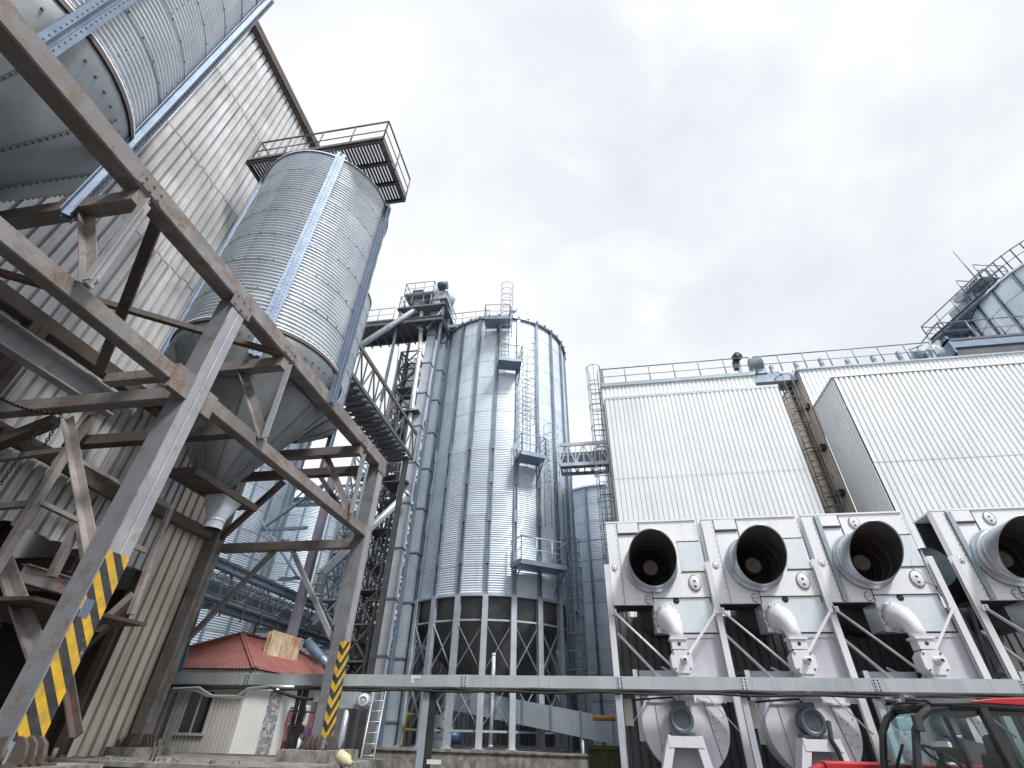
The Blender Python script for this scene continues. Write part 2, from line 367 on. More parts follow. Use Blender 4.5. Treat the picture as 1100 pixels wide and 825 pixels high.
# ------------------------------------------------------------------ shared shapes
def corr(mb, o, u, n, length, z0, z1, pitch=.2, depth=.035, tiers=1, m=0, sheet=5, ragged=0.):
    """upright trapezoid sheeting: starts at o, runs along u, faces n"""
    o = V3(o); u = V3(u); n = V3(n); N = int(length/pitch)
    rnd = random.Random(int(length*100))
    for ti in range(tiers):
        a = z0+(z1-z0)*ti/tiers; b = z0+(z1-z0)*(ti+1)/tiers + (.08 if ti < tiers-1 else 0)
        base = len(mb.v); base_t = .6
        for i in range(N+1):
            for (du, dn) in ((0,1), (.68,1), (.74,0), (.94,0)):
                s = min((i+du)*pitch, length)
                p = o + u*s + n*(dn*depth)
                j = (rnd.random()-.5)*ragged if (i*4) % 8 == 0 else 0
                mb.v.append(p + n*.012 + V3((0,0,a-o.z+j)))
                mb.v.append(p + V3((0,0,b-o.z)))
        C = (N+1)*4
        for k in range(C-1):
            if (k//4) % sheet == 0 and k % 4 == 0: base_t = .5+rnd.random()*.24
            tn = base_t + (.0, -.2, -.34, -.2)[k % 4]  # groove and flank faces darker: rib shade put into the tone
            q = (base+2*k, base+2*k+2, base+2*k+3, base+2*k+1)
            mb.face(q if u.cross(V3((0,0,1))).dot(n) > 0 else q[::-1], m, False, tn)
    return mb
def rails(mb, pts, h=1.05, r=.022, step=1.1, mids=(.5,), kick=0., m=0):
    """handrail along the floor points pts: posts, top rail, middle rails"""
    pts = [V3(p) for p in pts]
    up = V3((0,0,1))
    for a, b in zip(pts, pts[1:]):
        n = max(1, round((b-a).length/step))
        for i in range(n+1):
            p = a.lerp(b, i/n); mb.tube([p, p+up*h], r, 5, m)
        mb.tube([a+up*h, b+up*h], r*1.15, 5, m)
        for q in mids: mb.tube([a+up*h*q, b+up*h*q], r*.7, 5, m)
        if kick: mb.beam(a+up*kick/2, b+up*kick/2, .008, kick, m=m)
def ladder(mb, p0, p1, out, w=.42, r=.022, step=.3, m=0):
    """ladder from p0 up to p1; out points away from the wall"""
    p0 = V3(p0); p1 = V3(p1); out = V3(out).normalized(); a = (p1-p0).normalized(); sx = a.cross(out).normalized()
    for s in (-1, 1): mb.tube([p0+sx*s*w/2, p1+sx*s*w/2], r, 5, m)
    n = int((p1-p0).length/step)
    for i in range(1, n): q = p0+a*(i*step); mb.tube([q-sx*w/2, q+sx*w/2], r*.7, 5, m)
def cage(mb, p0, p1, out, R=.36, r=.014, step=.75, m=0):
    p0 = V3(p0); p1 = V3(p1); out = V3(out).normalized(); a = (p1-p0).normalized(); sx = a.cross(out).normalized()
    n = max(1, int((p1-p0).length/step)); c = out*R*.95
    for i in range(n+1):
        q = p0.lerp(p1, i/n)+c
        pts = [q + out*math.cos(t)*R + sx*math.sin(t)*R for t in [(-2.45+4.9*k/14) for k in range(15)]]
        mb.tube(pts, r*1.3, 4, m, False)
    for t in (-1.9, -.95, 0, .95, 1.9):
        d = c + out*math.cos(t)*R + sx*math.sin(t)*R
        mb.tube([p0+d, p1+d], r*.9, 4, m)
def wave(R, z0, z1, pitch, amp, k=6):
    n = int((z1-z0)/pitch*k); return [(R+amp*math.sin(2*PI*i/k), z0+(z1-z0)*i/n) for i in range(n+1)]
def lattice(mb, a0, a1, b0, b1, n, w=.06, chord=.1, prof='L', x=False, m=0):
    """plane lattice between chord a0-a1 and chord b0-b1"""
    a0, a1, b0, b1 = map(V3, (a0, a1, b0, b1))
    if chord: mb.beam(a0, a1, chord, m=m); mb.beam(b0, b1, chord, m=m)
    for i in range(n):
        p, q = a0.lerp(a1, i/n), a0.lerp(a1, (i+1)/n); r, s = b0.lerp(b1, i/n), b0.lerp(b1, (i+1)/n)
        mb.beam(p, r, w*.9, m=m)
        mb.beam(p if (i % 2 == 0 or x) else q, s if (i % 2 == 0 or x) else r, w, m=m)
        if x: mb.beam(q, r, w, m=m)
    mb.beam(a1, b1, w*.9, m=m)

# ------------------------------------------------------------------ ground
g = MB(); n = 40
for i in range(n):
    for j in range(n):
        x0, x1 = -400+800*i/n, -400+800*(i+1)/n; y0, y1 = -200+800*j/n, -200+800*(j+1)/n
        g.quad((x0,y0,0), (x1,y0,0), (x1,y1,0), (x0,y1,0))
structure(g.build('ground', GROUND))

XF, XI, ZP = -5.6, -9.9, 1.66           # yard face of the gantry, its inner row, level of the loading plinth
# ------------------------------------------------------------------ plinth along the loading bay
pl = MB()
pl.bb(-10.4, -4.95, 8.25, 12.9, 0, 1.46)
pl.bb(-10.4, -4.85, 8.1, 8.45, 1.46, 1.52)
pl.bb(-6.35, -5.3, 4.35, 5.65, 0, 1.64)
pl.bb(-6.3, -5.25, 10.6, 11.95, 1.461, 1.64)
pl.bb(-10.3, -9.3, 10.5, 11.6, 1.461, 1.6)
for i in range(40):
    x = -9.6+random.random()*4.4; s = .015+random.random()*.035
    pl.box((x, 8.3+random.random()*.3, 1.52+s*.4), (s*1.7, s*1.3, s), random.random()*3)
tag(pl.build('concrete_plinth', CONC), 'low stained concrete plinth carrying the striped steel columns', 'plinth')
for x in (-7.02, -6.95):
    r_ = MB(); r_.tube([(x, 8.3, 1.5), (x+.02, 8.29, 1.65), (x+.01, 8.27, 1.78+(x+7)*.6)], .012, 6)
    tag(r_.build('rebar_stub', FRAMED), 'rusty reinforcing bar sticking up from the plinth edge', 'rebar', 'bars sticking up from the plinth edge')

# ------------------------------------------------------------------ steel gantry
G = thing('steel_gantry', 'huge rusty brown steel gantry with striped columns under the elevated silos', 'gantry')
def col(cx, cy, z0, z1, mat, tapes, w=.3, d=.3):
    c = MB()
    # two channels welded toe to toe: seam down the middle of the side toward the road
    c.beam((cx, cy-d/4-.004, z0), (cx, cy-d/4-.004, z1), w, d/2-.004, 'bev', (0,1,0))
    c.beam((cx, cy+d/4+.004, z0), (cx, cy+d/4+.004, z1), w, d/2-.004, 'bev', (0,1,0))
    c.bb(cx-w/2+.02, cx+w/2-.02, cy-.02, cy+.02, z0+.01, z1-.01)
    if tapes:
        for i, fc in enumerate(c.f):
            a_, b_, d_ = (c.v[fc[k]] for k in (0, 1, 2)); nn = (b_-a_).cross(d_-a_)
            if abs(nn.normalized().y) > .6 and sum(c.v[k].y for k in fc)/len(fc) < cy: c.m[i] = 1  # near-side faces take the painted shade colour
    o = c.build('column', [mat, COLSHADE], G)
    b = MB(); b.bb(cx-w*.95, cx+w*.95, cy-d*.95, cy+d*.95, z0-.03, z0+.005)
    for s in (-1, 1):
        for k in (-.3, 0, .3):
            b.prism([(0,0), (.17,0), (.17,.06), (.13,.15), (.06,.2), (0,.21)], V3((cx+s*w/2, cy+k*d-.015, z0+.006)), V3((cx+s*w/2, cy+k*d+.015, z0+.006)), V3((s,0,0)), V3((0,0,1)))
            b.prism([(0,0), (.17,0), (.17,.06), (.13,.15), (.06,.2), (0,.21)], V3((cx+k*w-.015, cy+s*d/2, z0+.006)), V3((cx+k*w+.015, cy+s*d/2, z0+.006)), V3((0,s,0)), V3((0,0,1)))
    for sx in (-1, 1):
        for sy in (-1, 1): b.tube([(cx+sx*w*.82, cy+sy*d*.82, z0), (cx+sx*w*.82, cy+sy*d*.82, z0+.12)], .022, 6)
    b.build('base_plate', FRAMED, o)
    return o
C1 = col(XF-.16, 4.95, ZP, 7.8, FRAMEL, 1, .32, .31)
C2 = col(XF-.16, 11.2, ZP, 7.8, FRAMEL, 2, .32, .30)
t = MB(); t.bb(XF-.0005, XF+.006, 4.80, 5.10, 1.84, 3.62); t.build('hazard_tape', TAPE1, C1)
t = MB(); t.bb(XF-.0005, XF+.006, 11.052, 11.348, 1.82, 3.55); t.bb(XF-.1, XF+.0045, 11.2-.152-.006, 11.2-.1495, 1.84, 3.53); t.build('hazard_tape', TAPE2, C2)
t = MB(); t.bb(XF+.002, XF+.009, 4.81, 4.93, 2.92, 3.10); t.build('patch', BLUEG, C1)
col(-9.72, 11.0, 1.6, 7.8, FRAME, 0, .3, .3)
col(-9.72, 4.9, 0, 7.8, FRAMED, 0, .3, .3)
b = MB(); b.beam((XF-.15, -5, 7.96), (XF-.15, 11.42, 7.96), .3, .33, 'bev'); b.build('top_chord', FRAME, G)
b = MB(); b.beam((XF-.11, -5, 5.97), (XF-.11, 4.79, 5.97), .2, .23, 'bev'); b.beam((XF-.11, 5.11, 5.97), (XF-.11, 11.05, 5.97), .2, .23, 'bev')
b.bb(XF-.1, XF+.006, 4.45, 4.795, 5.75, 6.14); b.bb(XF-.1, XF+.006, 5.105, 5.3, 5.72, 6.1); b.build('lower_chord', FRAME, G)
b = MB(); b.beam((-9.72, -5, 7.9), (-9.72, 11.2, 7.9), .26, .3, 'bev'); b.build('top_chord', FRAMED, G)
b = MB(); b.beam((-9.8, -4, 5.95), (-9.8, 10.84, 5.95), .2, .24, 'bev'); b.build('lower_chord', FRAMED, G)
b = MB(); b.beam((-8.9, -4, 6.9), (-8.9, 6.3, 6.9), .22, .42, 'C', th=.03); b.build('crane_beam', FRAMEL, G)
for y in (-.7, 2.85, 6.41, 9.97):
    b = MB(); b.beam((-9.58, y, 7.67), (XF-.03, y, 7.67), .2, .24, 'bev'); b.build('cross_beam', FRAME, G)
for y, z, mt in ((10.62, 7.45, FRAMED), (4.95, 5.96, FRAME), (11.2, 5.72, FRAME), (6.41, 6.2, FRAMED)):
    b = MB(); b.beam((-9.57, y, z), (XF-.33, y, z), .18, .22, 'bev'); b.build('cross_beam', mt, G)
def gusset(x, y0, y1, z0, z1, n=3):
    g_ = MB(); g_.bb(x+.001, x+.012, y0, y1, z0, z1)
    for i in range(n):
        for s_ in (.18, .82):
            y_, z_ = y0+(y1-y0)*(i+.5)/n, z0+(z1-z0)*s_
            g_.lathe([(0,.022),(.017,.022),(.017,0)], 6, (x+.012, y_, z_), (1,0,0), sm=False)
    g_.build('gusset_plate', FRAME, G)
for y_ in (4.95, 11.2):
    gusset(XF+.002, y_-.24, y_+.24, 7.62, 7.9)
for y_ in (.3, 2.85, 6.41, 9.97): gusset(XF-.0, y_-.2, y_+.2, 7.82, 8.0)
def brace(p, q, w=.12, mt=FRAME, h=None, prof='box'):
    b = MB(); b.beam(p, q, w, h or w, prof); b.build('brace', mt, G)
def pp(x, y, Y): return P(x, y, Y=Y)
for y, pts in ((2.85, ((93,226),(95,303),(161,218),(98,305))), (6.41, ((260,396),(283,470),(313,394),(286,472))), (9.97, ((350,489),(375,550),(392,489),(379,552)))):
    brace(pp(*pts[0], y), pp(*pts[1], y), .11, FRAME, .14, 'L'); brace(pp(*pts[2], y), pp(*pts[3], y), .11, FRAMEL, .14, 'L')
brace(pp(340,506,10.62), pp(368,548,10.62), .1, FRAMED, .1)
brace(P(172,230,X=-6.0), P(107,398,X=-9.0), .15, FRAMED, .15)
brace(P(297,379,X=XF-.1), P(-20,287,Z=7.66), .1, FRAMED, .1)
brace(pp(306,580,11.2), pp(182,707,11.2), .1, FRAME, .1); brace(pp(309,580,11.2), pp(364,702,11.2), .1, FRAMEL, .1)
brace(pp(305,517,11.0), pp(238,577,11.0), .12, FRAMED, .14); brace(pp(238,577,11.0), pp(226,586,11.0), .12, FRAMED, .14)
brace(pp(72,447,4.95), pp(104,622,4.95), .11, PALES, .11, 'L')
brace(P(131,539,X=-9.6), P(0,463,X=-9.6), .12, FRAMED, .14)
brace(pp(33,352,5.6), pp(-25,420,5.6), .2, FRAMEL, .12, 'C')
brace(pp(60,452,5.1), pp(-10,480,5.1), .16, FRAMED, .16)
brace(pp(100,447,6.1), pp(60,500,6.1), .12, FRAME, .1)
brace(pp(84,563,6.3), pp(55,620,6.3), .12, PALES, .1); brace(pp(88,568,6.3), pp(95,612,6.3), .12, PALES, .1)
brace(pp(205,470,7.6), pp(150,430,7.6), .14, FRAMED, .14)

# ------------------------------------------------------------------ tall sheeted warehouse wall on the left
W = thing('corrugated_warehouse', 'tall dirty white corrugated warehouse wall with open dark loading bay below', 'warehouse')
c = MB(); corr(c, (-10.1, -12, 4.75), (0,1,0), (1,0,0), 23.15, 4.75, 21.2, .22, .07, 5, sheet=3, ragged=.14); c.build('wall_cladding', WALLW, W)
c = MB(); corr(c, (-10.07, 9.7, 1.35), (0,1,0), (1,0,0), 1.3, 1.35, 6.9, .26, .09, 1, sheet=3); c.build('wall_cladding', WALLC, W, 'cream lower sheeting beside the loading bay')
c = MB(); c.bb(-10.6, -9.88, -12, 11.3, 21.19, 21.34); c.bb(-9.885, -9.84, -12, 11.3, 21.0, 21.34); c.bb(-10.06, -9.9, -12, 11.3, 20.96, 21.19); c.build('eave_gutter', FRAMED, W)
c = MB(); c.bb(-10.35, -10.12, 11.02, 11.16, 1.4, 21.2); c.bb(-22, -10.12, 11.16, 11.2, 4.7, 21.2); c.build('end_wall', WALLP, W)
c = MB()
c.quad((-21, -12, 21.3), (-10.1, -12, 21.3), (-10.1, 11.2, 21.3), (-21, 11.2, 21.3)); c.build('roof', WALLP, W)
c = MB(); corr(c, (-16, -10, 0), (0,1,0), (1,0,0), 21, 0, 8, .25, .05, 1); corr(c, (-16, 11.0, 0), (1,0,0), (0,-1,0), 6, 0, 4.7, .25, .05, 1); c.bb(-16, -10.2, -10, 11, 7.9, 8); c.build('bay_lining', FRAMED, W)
for y in (1, 3.4, 5.8, 8.2):
    c = MB(); c.beam((-15.8, y, 4.5), (-10.2, y, 4.5), .16, .3, 'I'); c.build('bay_joist', FRAMED, W)
for z in (2.2, 3.9):
    c = MB(); c.beam((-13, -6, z), (-13, 10.9, z), .14, .2, 'C'); c.build('bay_rail', FRAME if z > 3 else FRAMED, W)
for y, x in ((6.5,-12.6), (8.8,-12.6), (9.62,-10.05)):
    c = MB(); c.beam((x, y, 0), (x, y, 4.72), .18, .18, 'I'); c.build('bay_post', FRAMED, W)

# ------------------------------------------------------------------ elevated hopper silos
def hopper_silo(cx, cy, R, zr, zt, label, posts, pz0, name='elevated_silo', cone_bot=5.75, gate=False, a_off=0., waves=True):
    T = thing(name, label, 'silo', (cx, cy, zr))
    sh = MB(); n = 96; tiers = 7; th = (zt-zr)/tiers
    rnd = random.Random(int(cy*10))
    tones = [[rnd.random() for _ in range(12)] for _ in range(tiers)]
    pr = wave(R, zr, zt, .104, .02)
    sh.lathe(pr, n, (cx, cy, 0), tone=lambda i, k: tones[min(tiers-1, int(i/len(pr)*tiers))][k*12//n])
    # bolts: lap seams, and the bottom ring
    def bolt(th_, z, s=.022):
        p = V3((cx+(R+.012)*math.cos(th_), cy+(R+.012)*math.sin(th_), z)); sh.box(p, (s*1.6, s*1.6, s*1.5), th_, 1)
    for i in range(1, tiers):
        sh.lathe([(R+.021, zr+th*i-.012), (R+.025, zr+th*i), (R+.005, zr+th*i+.006)], n, (cx, cy, 0), m=2)
        for k in range(36): bolt(2*PI*k/36+.03*i, zr+th*i+.03, .017)
    for k in range(84): bolt(2*PI*k/84, zr+.07, .028)
    for i in range(tiers):
        for k in range(6):
            a = 2*PI*(k+.5*(i % 2))/6+.2
            for q in range(int(th/.21)): bolt(a, zr+th*i+.08+q*.208, .01)
    sh.build('shell', [GALVS, FRAMED, STIFF], T)
    rg = MB(); rg.lathe([(R-.02, zr+.0), (R+.05, zr+.005), (R+.05, zr+.05), (R-.02, zr+.055)], n, (cx, cy, 0)); rg.lathe([(R+.045, zr-.06), (R+.045, zr+.003), (R-.1, zr+.003)], n, (cx, cy, 0), m=1); rg.build('ring_beam', [GALVS, FRAMED], T)
    co = MB()
    nf = 24
    cz = zr-.38
    co.lathe([(R+.015, zr-.002), (R+.01, cz), (.24, cone_bot)], nf*2, (cx, cy, 0), m=0, tone=lambda i, k: ((k//4)*37 % 11)/11)
    co.lathe([(.24, cone_bot), (0, cone_bot)], nf*2, (cx, cy, 0), m=1)
    for k in range(nf//2):                                    # riveted seams of the cone sheets
        a = 2*PI*k/(nf/2)+a_off
        u = V3((math.cos(a), math.sin(a), 0)); p = V3((cx,cy,0))+u*(R+.016)+V3((0,0,cz)); q = V3((cx,cy,0))+u*.25+V3((0,0,cone_bot+.01))
        co.beam(p, q, .05, .008, m=0, up=u)
        for j in range(40):
            r_ = p.lerp(q, (j+.5)/40); 
            co.box(r_+u*.006, (.022,.022,.022), a, 1)
    for k in range(60):
        a = 2*PI*k/60; co.box((cx+(R+.014)*math.cos(a), cy+(R+.014)*math.sin(a), cz+.03), (.03,.03,.03), a, 1)
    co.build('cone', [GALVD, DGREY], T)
    rf = MB(); rf.lathe([(R+.06, zt-.03), (R+.06, zt+.02), (.3, zt+R*.35), (0, zt+R*.36)], 48, (cx, cy, 0), sm=False); rf.build('roof', GALV, T)
    for a in posts:
        pz = pz0
        if isinstance(a, tuple): a, pz = a
        a = math.radians(a); u = V3((math.cos(a), math.sin(a), 0)); v = V3((-u.y, u.x, 0)); p = MB(); c0 = V3((cx,cy,0))+u*(R+.075)
        for s in (-1, 1):
            pc = c0+v*s*.075
            p.beam(pc+V3((0,0,pz)), pc+V3((0,0,zt+.12)), .085, .12, 'C' if s > 0 else 'D', up=u, th=.012)
        p.beam(c0-u*.03+V3((0,0,pz+.02)), c0-u*.03+V3((0,0,zt+.1)), .07, .04, up=u)
        for j in range(int((zt-pz)/.12)):
            for s in (-1, 1): p.box(c0+v*s*.06+u*.0615+V3((0,0,pz+.08+j*.12)), (.006,.02,.02), a, 1)
        p.build('support_post', [BLUEG, BLACK], T)
    return T
SA = hopper_silo(-7.84, 1.4, 1.8, 9.3, 16, 'silver bolted hopper silo cut off by the top left corner above the gantry', (47, (-4, 8.15), -141, 127), 7.4, cone_bot=5.9)
SB = hopper_silo(-7.42, 7.8, 1.8, 8.7, 15.2, 'silver bolted hopper silo topped by a railed platform, beside the warehouse wall', (9, -53, -141, 127), 7.85, a_off=.12, cone_bot=5.78)
# slide gate, square funnel and round spout under the middle of the silo
g = MB(); gc = V3((-7.2, 7.85, 5.66))
for s in (-1, 1): g.beam(gc+V3((s*.27, -1.1, 0)), gc+V3((s*.27, .75, 0)), .07, .12, 'C' if s < 0 else 'D', th=.012)
g.bb(gc.x-.235, gc.x+.235, gc.y-1.05, gc.y+.73, gc.z-.02, gc.z+.01); g.bb(gc.x-.31, gc.x+.31, gc.y-1.12, gc.y-1.1, gc.z-.1, gc.z+.06)
sg = g.build('slide_gate', FRAMED, SB)
g = MB(); b0 = len(g.v)
sq = [(-.25,-.25), (.25,-.25), (.25,.25), (-.25,.25)]
N = 32
def sqp(k):
    t_ = (k/N*4) % 4; i = int(t_); f = t_-i; a_, b_ = sq[i], sq[(i+1) % 4]; return (a_[0]+(b_[0]-a_[0])*f, a_[1]+(b_[1]-a_[1])*f)
for k in range(N):
    x, y = sqp(k); g.v.append(V3((gc.x+x, gc.y+.1+y, gc.z-.03)))
for (r, z) in ((.165, .46), (.165, .64)):
    for k in range(N):
        a = 2*PI*k/N-.75*PI; g.v.append(V3((gc.x+r*math.cos(a), gc.y+.1+r*math.sin(a), gc.z-z)))
for i in range(2):
    for k in range(N): j = (k+1) % N; g.face((b0+i*N+k, b0+i*N+j, b0+(i+1)*N+j, b0+(i+1)*N+k), 0, True)
g.lathe([(.17, 0), (.183, .02), (.17, .04)], 32, (gc.x, gc.y+.1, gc.z-.5))
g.lathe([(.155, -.64), (.15, -.38), (0, -.38)], 32, (gc.x, gc.y+.1, gc.z), m=1)
g.build('spout', [GALV, DARKIN], SB)
# platform over silo B
p = MB(); zz = 15.75
for k in range(44): p.bb(-9.4+k*.0983, -9.4+k*.0983+.07, 6.2, 8.2, zz-.03, zz)
pf = p.build('platform', LATT, SB)
p = MB()
for y in (6.25, 6.9, 7.55, 8.15): p.beam((-9.4, y, zz-.1), (-5.08, y, zz-.1), .08, .13, 'I')
for x in (-9.35, -7.4, -5.12): p.beam((x, 6.2, zz-.105), (x, 8.2, zz-.105), .08, .11, 'C')
p.build('platform_frame', DGREY, pf)
p = MB(); rails(p, [(-9.3, 8.15, zz), (-9.3, 6.25, zz), (-5.1, 6.25, zz), (-5.1, 8.15, zz)], 1.05, .024, 1.15); p.bb(-5.09, -5.07, 6.25, 8.15, zz, zz+.12); p.bb(-9.3, -5.1, 6.215, 6.235, zz, zz+.12); p.build('handrail', RAILB, pf)
hopper_silo(-8.35, 10.7, 1.15, 9.6, 14.4, 'slim silver silo half hidden behind the railed hopper silo', (60,), 8, name='slim_silo', cone_bot=8.6)

# ------------------------------------------------------------------ chains and the small steel access stand by the first column
def chain(pts, lk, r, label):
    m_ = MB(); pts = [V3(p) for p in pts]; L_ = [(b-a).length for a, b in zip(pts, pts[1:])]; tot = sum(L_); n = int(tot/(lk*.72))
    def at(s):
        for a, b, l in zip(pts, pts[1:], L_):
            if s <= l: return a.lerp(b, s/l), (b-a).normalized()
            s -= l
        return pts[-1], (pts[-1]-pts[-2]).normalized()
    for i in range(n):
        c_, d = at((i+.5)*tot/n); u = d.orthogonal().normalized(); v = d.cross(u)
        if i % 2: u, v = v, u
        q = [c_ + d*math.cos(2*PI*k/10)*lk/2 + u*math.sin(2*PI*k/10)*lk*.27 for k in range(11)]
        m_.tube(q, r, 4, 0, False)
    tag(m_.build('chain', BLACK), label, 'chain')
def sag(a, b, d, n=8):
    a = V3(a); b = V3(b); return [a.lerp(b, i/n) - V3((0,0,d*4*(i/n)*(1-i/n))) for i in range(n+1)]
chain(sag(pp(-15,415,4.6), pp(66,444,4.6), .12), .075, .009, 'black chain slung level below the gantry cross beam')
chain([pp(66,446,4.6), pp(48,478,4.6), pp(46,480,4.6)], .06, .008, 'short black chain hanging from the end of the slung chain')
chain([pp(42,462,4.7), pp(20,492,4.7), pp(0,520,4.7), pp(-20,548,4.7)], .06, .008, 'thin black chain hanging down at the left picture edge')
A = thing('steel_access_stand', 'small worn steel access stand with pale rails behind the striped column', 'access stand', (-7.6, 5.6, 0))
def stand(p, q, w=.09, mt=PALES, nm='rail', prof='L'):
    b = MB(); b.beam(p, q, w, w, prof, th=w*.2); b.build(nm, mt, A)
stand(P(72,484,Y=5.6), P(-22,640,Y=5.6), .11, PALES, 'post', 'box')
stand(P(70,484,Y=5.6), P(-10,494,Y=5.6), .09, FRAME)
Z_ = P(72,487,Y=5.6)
stand(Z_, P(139,524,X=Z_.x), .09)
Z_ = P(42,538,Y=5.6); stand(Z_, P(108,570,X=Z_.x), .09)
stand(P(40,541,Y=5.6), P(-10,545,Y=5.6), .09, FRAME)
Z_ = P(3,600,Y=5.9); stand(Z_, P(45,715,Y=5.9), .16, PALES, 'post', 'L')
b = MB(); b.beam(P(22,615,Y=6.2), P(90,635,X=P(22,615,Y=6.2).x), .14, .26, 'I', th=.02); b.build('floor_beam', PALES, A)
stand(P(0,670,Y=5.9), P(-20,600,Y=5.9), .1, FRAME, 'post')
stand(P(183,547,Y=7.2), P(140,660,Y=7.2), .08, PALES, 'post', 'box')
stand(P(183,545,Y=7.2), P(166,536,Y=7.0), .08, PALES); stand(P(158,592,Y=7.2), P(140,585,Y=7.0), .08, PALES)
stand(P(145,639,Y=7.2), P(104,676,Y=7.2), .12, PALES)
stand(P(120,668,Y=7.4), P(84,700,Y=7.4), .1, FRAMED)
stand(P(70,712,Y=6.4), P(82,790,Y=6.4), .1, FRAMED, 'post'); stand(P(0,765,Y=6.2), P(20,752,Y=6.2), .1, PALES, 'rail')
b = MB(); b.bb(-9.4, -7.2, 5.5, 7.4, 3.25, 3.3); b.build('deck', FRAMED, A)
# ------------------------------------------------------------------ little house with the red hip roof
H = thing('site_house', 'small pale house with red metal hip roof under the conveyor gallery', 'house', (-13.2, 19.5, 0))
hx0, hx1, hy0, hy1, ez = -15.3, -11.05, 16.0, 23.1, 3.3
c = MB(); corr(c, (hx0, hy0, 0), (1,0,0), (0,-1,0), hx1-hx0, 0, ez, .13, .025, 1, sheet=6); c.bb(hx0, hx1-.01, hy0+.002, hy0+.2, 0, ez); c.build('wall', BEIGE, H)
c = MB(); corr(c, (hx1, hy0, 0), (0,1,0), (1,0,0), hy1-hy0, 0, ez, .14, .008, 1, sheet=40); c.bb(hx1-.2, hx1-.002, hy0+.2, hy1, 0, ez); c.build('wall', WHITES, H)
yt = [P(x, y, X=hx1).y for x, y in ((289, 750), (303, 750))]
c = MB(); c.bb(hx1-.05, hx1+.02, yt[0], yt[1], 0, ez-.02)
mo = c.build('mosaic_panel', MOSAIC, H)
c = MB()
for z in (2.62, 1.9, 1.15):
    ym = (yt[0]+yt[1])/2
    c.bb(hx1+.02, hx1+.027, ym-.1, ym+.1, z-.19, z+.19, 0); c.bb(hx1+.027, hx1+.031, ym-.07, ym+.05, z-.12, z+.03, 1); c.bb(hx1+.031, hx1+.035, ym-.04, ym+.03, z-.03, z+.1, 2)
c.build('flower_tile', [mk('pale tile', (.55,.57,.6), (.5,.5,.52), .3), mk('pink tile', (.5,.12,.16), (.4,.1,.14), .3), mk('pale pink tile', (.6,.4,.42), (.7,.6,.6), .3)], mo)
c = MB(); rp = [(-15.75,15.55,3.42), (-10.65,15.55,3.42), (-10.65,23.5,3.42), (-15.75,23.5,3.42)]; a1, a2 = V3((-13.2,17.9,4.75)), V3((-13.2,21.2,4.75))
def slope(p, q, r, s, n):
    p, q, r, s = map(V3, (p, q, r, s))
    nn = (q-p).cross(s-p).normalized()
    for i in range(n):
        for k, (f0, f1, h0, h1) in enumerate(((0,.5,0,.02), (.5,1,.02,0))):
            A0, A1 = (i+f0)/n, (i+f1)/n
            c.quad(p.lerp(q,A0)+nn*h0, p.lerp(q,A1)+nn*h1, s.lerp(r,A1)+nn*h1, s.lerp(r,A0)+nn*h0)
slope(rp[0], rp[1], a1, a1, 44); slope(rp[1], rp[2], a2, a1, 66); slope(rp[2], rp[3], a2, a2, 44); slope(rp[3], rp[0], a1, a2, 66)
ro = c.build('roof', ROOFR, H)
c = MB()
for p, q in ((rp[1], a1), (rp[0], a1), (a1, a2), (rp[2], a2)):
    p, q = V3(p), V3(q); c.beam(p+V3((0,0,.03)), q+V3((0,0,.03)), .2, .03); c.tube([p+V3((0,0,.05)), q+V3((0,0,.05))], .035, 6)
c.build('ridge_cap', ROOFR, ro)
c = MB(); c.bb(-15.6, -10.8, 15.7, 23.35, 3.28, 3.36); c.bb(-15.7, -10.72, 15.6, 15.63, 3.24, 3.40); c.bb(-10.75, -10.7, 15.6, 23.4, 3.24, 3.40); c.build('eave_board', BEIGE, H)
def window(x0, x1, z0, z1, axis, at, parent, muls=1):
    f = MB(); t_ = .07; d0, d1 = (-.05, .06)
    def bx(a0, a1, b0, b1, e0, e1, mb):
        if axis == 'y': mb.bb(a0, a1, at-e1, at-e0, b0, b1)
        else: mb.bb(at+e0, at+e1, a0, a1, b0, b1)
    bx(x0, x1, z1-t_, z1, d0, d1, f); bx(x0-.03, x1+.03, z0, z0+t_, d0, d1+.03, f); bx(x0, x0+t_, z0+t_, z1-t_, d0, d1, f); bx(x1-t_, x1, z0+t_, z1-t_, d0, d1, f)
    for k in range(muls): xm = x0+(x1-x0)*(k+1)/(muls+1); bx(xm-.03, xm+.03, z0+t_, z1-t_, d0, d1-.01, f)
    fo = f.build('window', WINF, parent)
    g = MB(); bx(x0+t_/2, x1-t_/2, z0+t_/2, z1-t_/2, .03, .04, g); g.build('pane', PANE, fo)
window(-12.95, -12.0, 1.72, 2.9, 'y', 16.0, H)
yw = [P(x, 762, X=hx1).y for x in (312, 322, 338, 350)]
window(yw[0]+.1, yw[1]+.15, 1.85, 2.75, 'x', hx1, H, 0)
c = MB(); c.bb(hx1-.02, hx1+.04, yw[1]+.5, yw[1]+1.35, .1, 2.3); c.build('door', BEIGE, H)
c = MB(); c.bb(-14.4, -14.25, 15.75, 15.9, 0, 3.3); c.tube([(-13.6,15.8,0),(-13.6,15.8,3.3)], .06, 10); c.tube([(-13.3,15.85,0),(-13.3,15.85,3.2)], .035, 8); c.build('downpipe', DGREY, H)
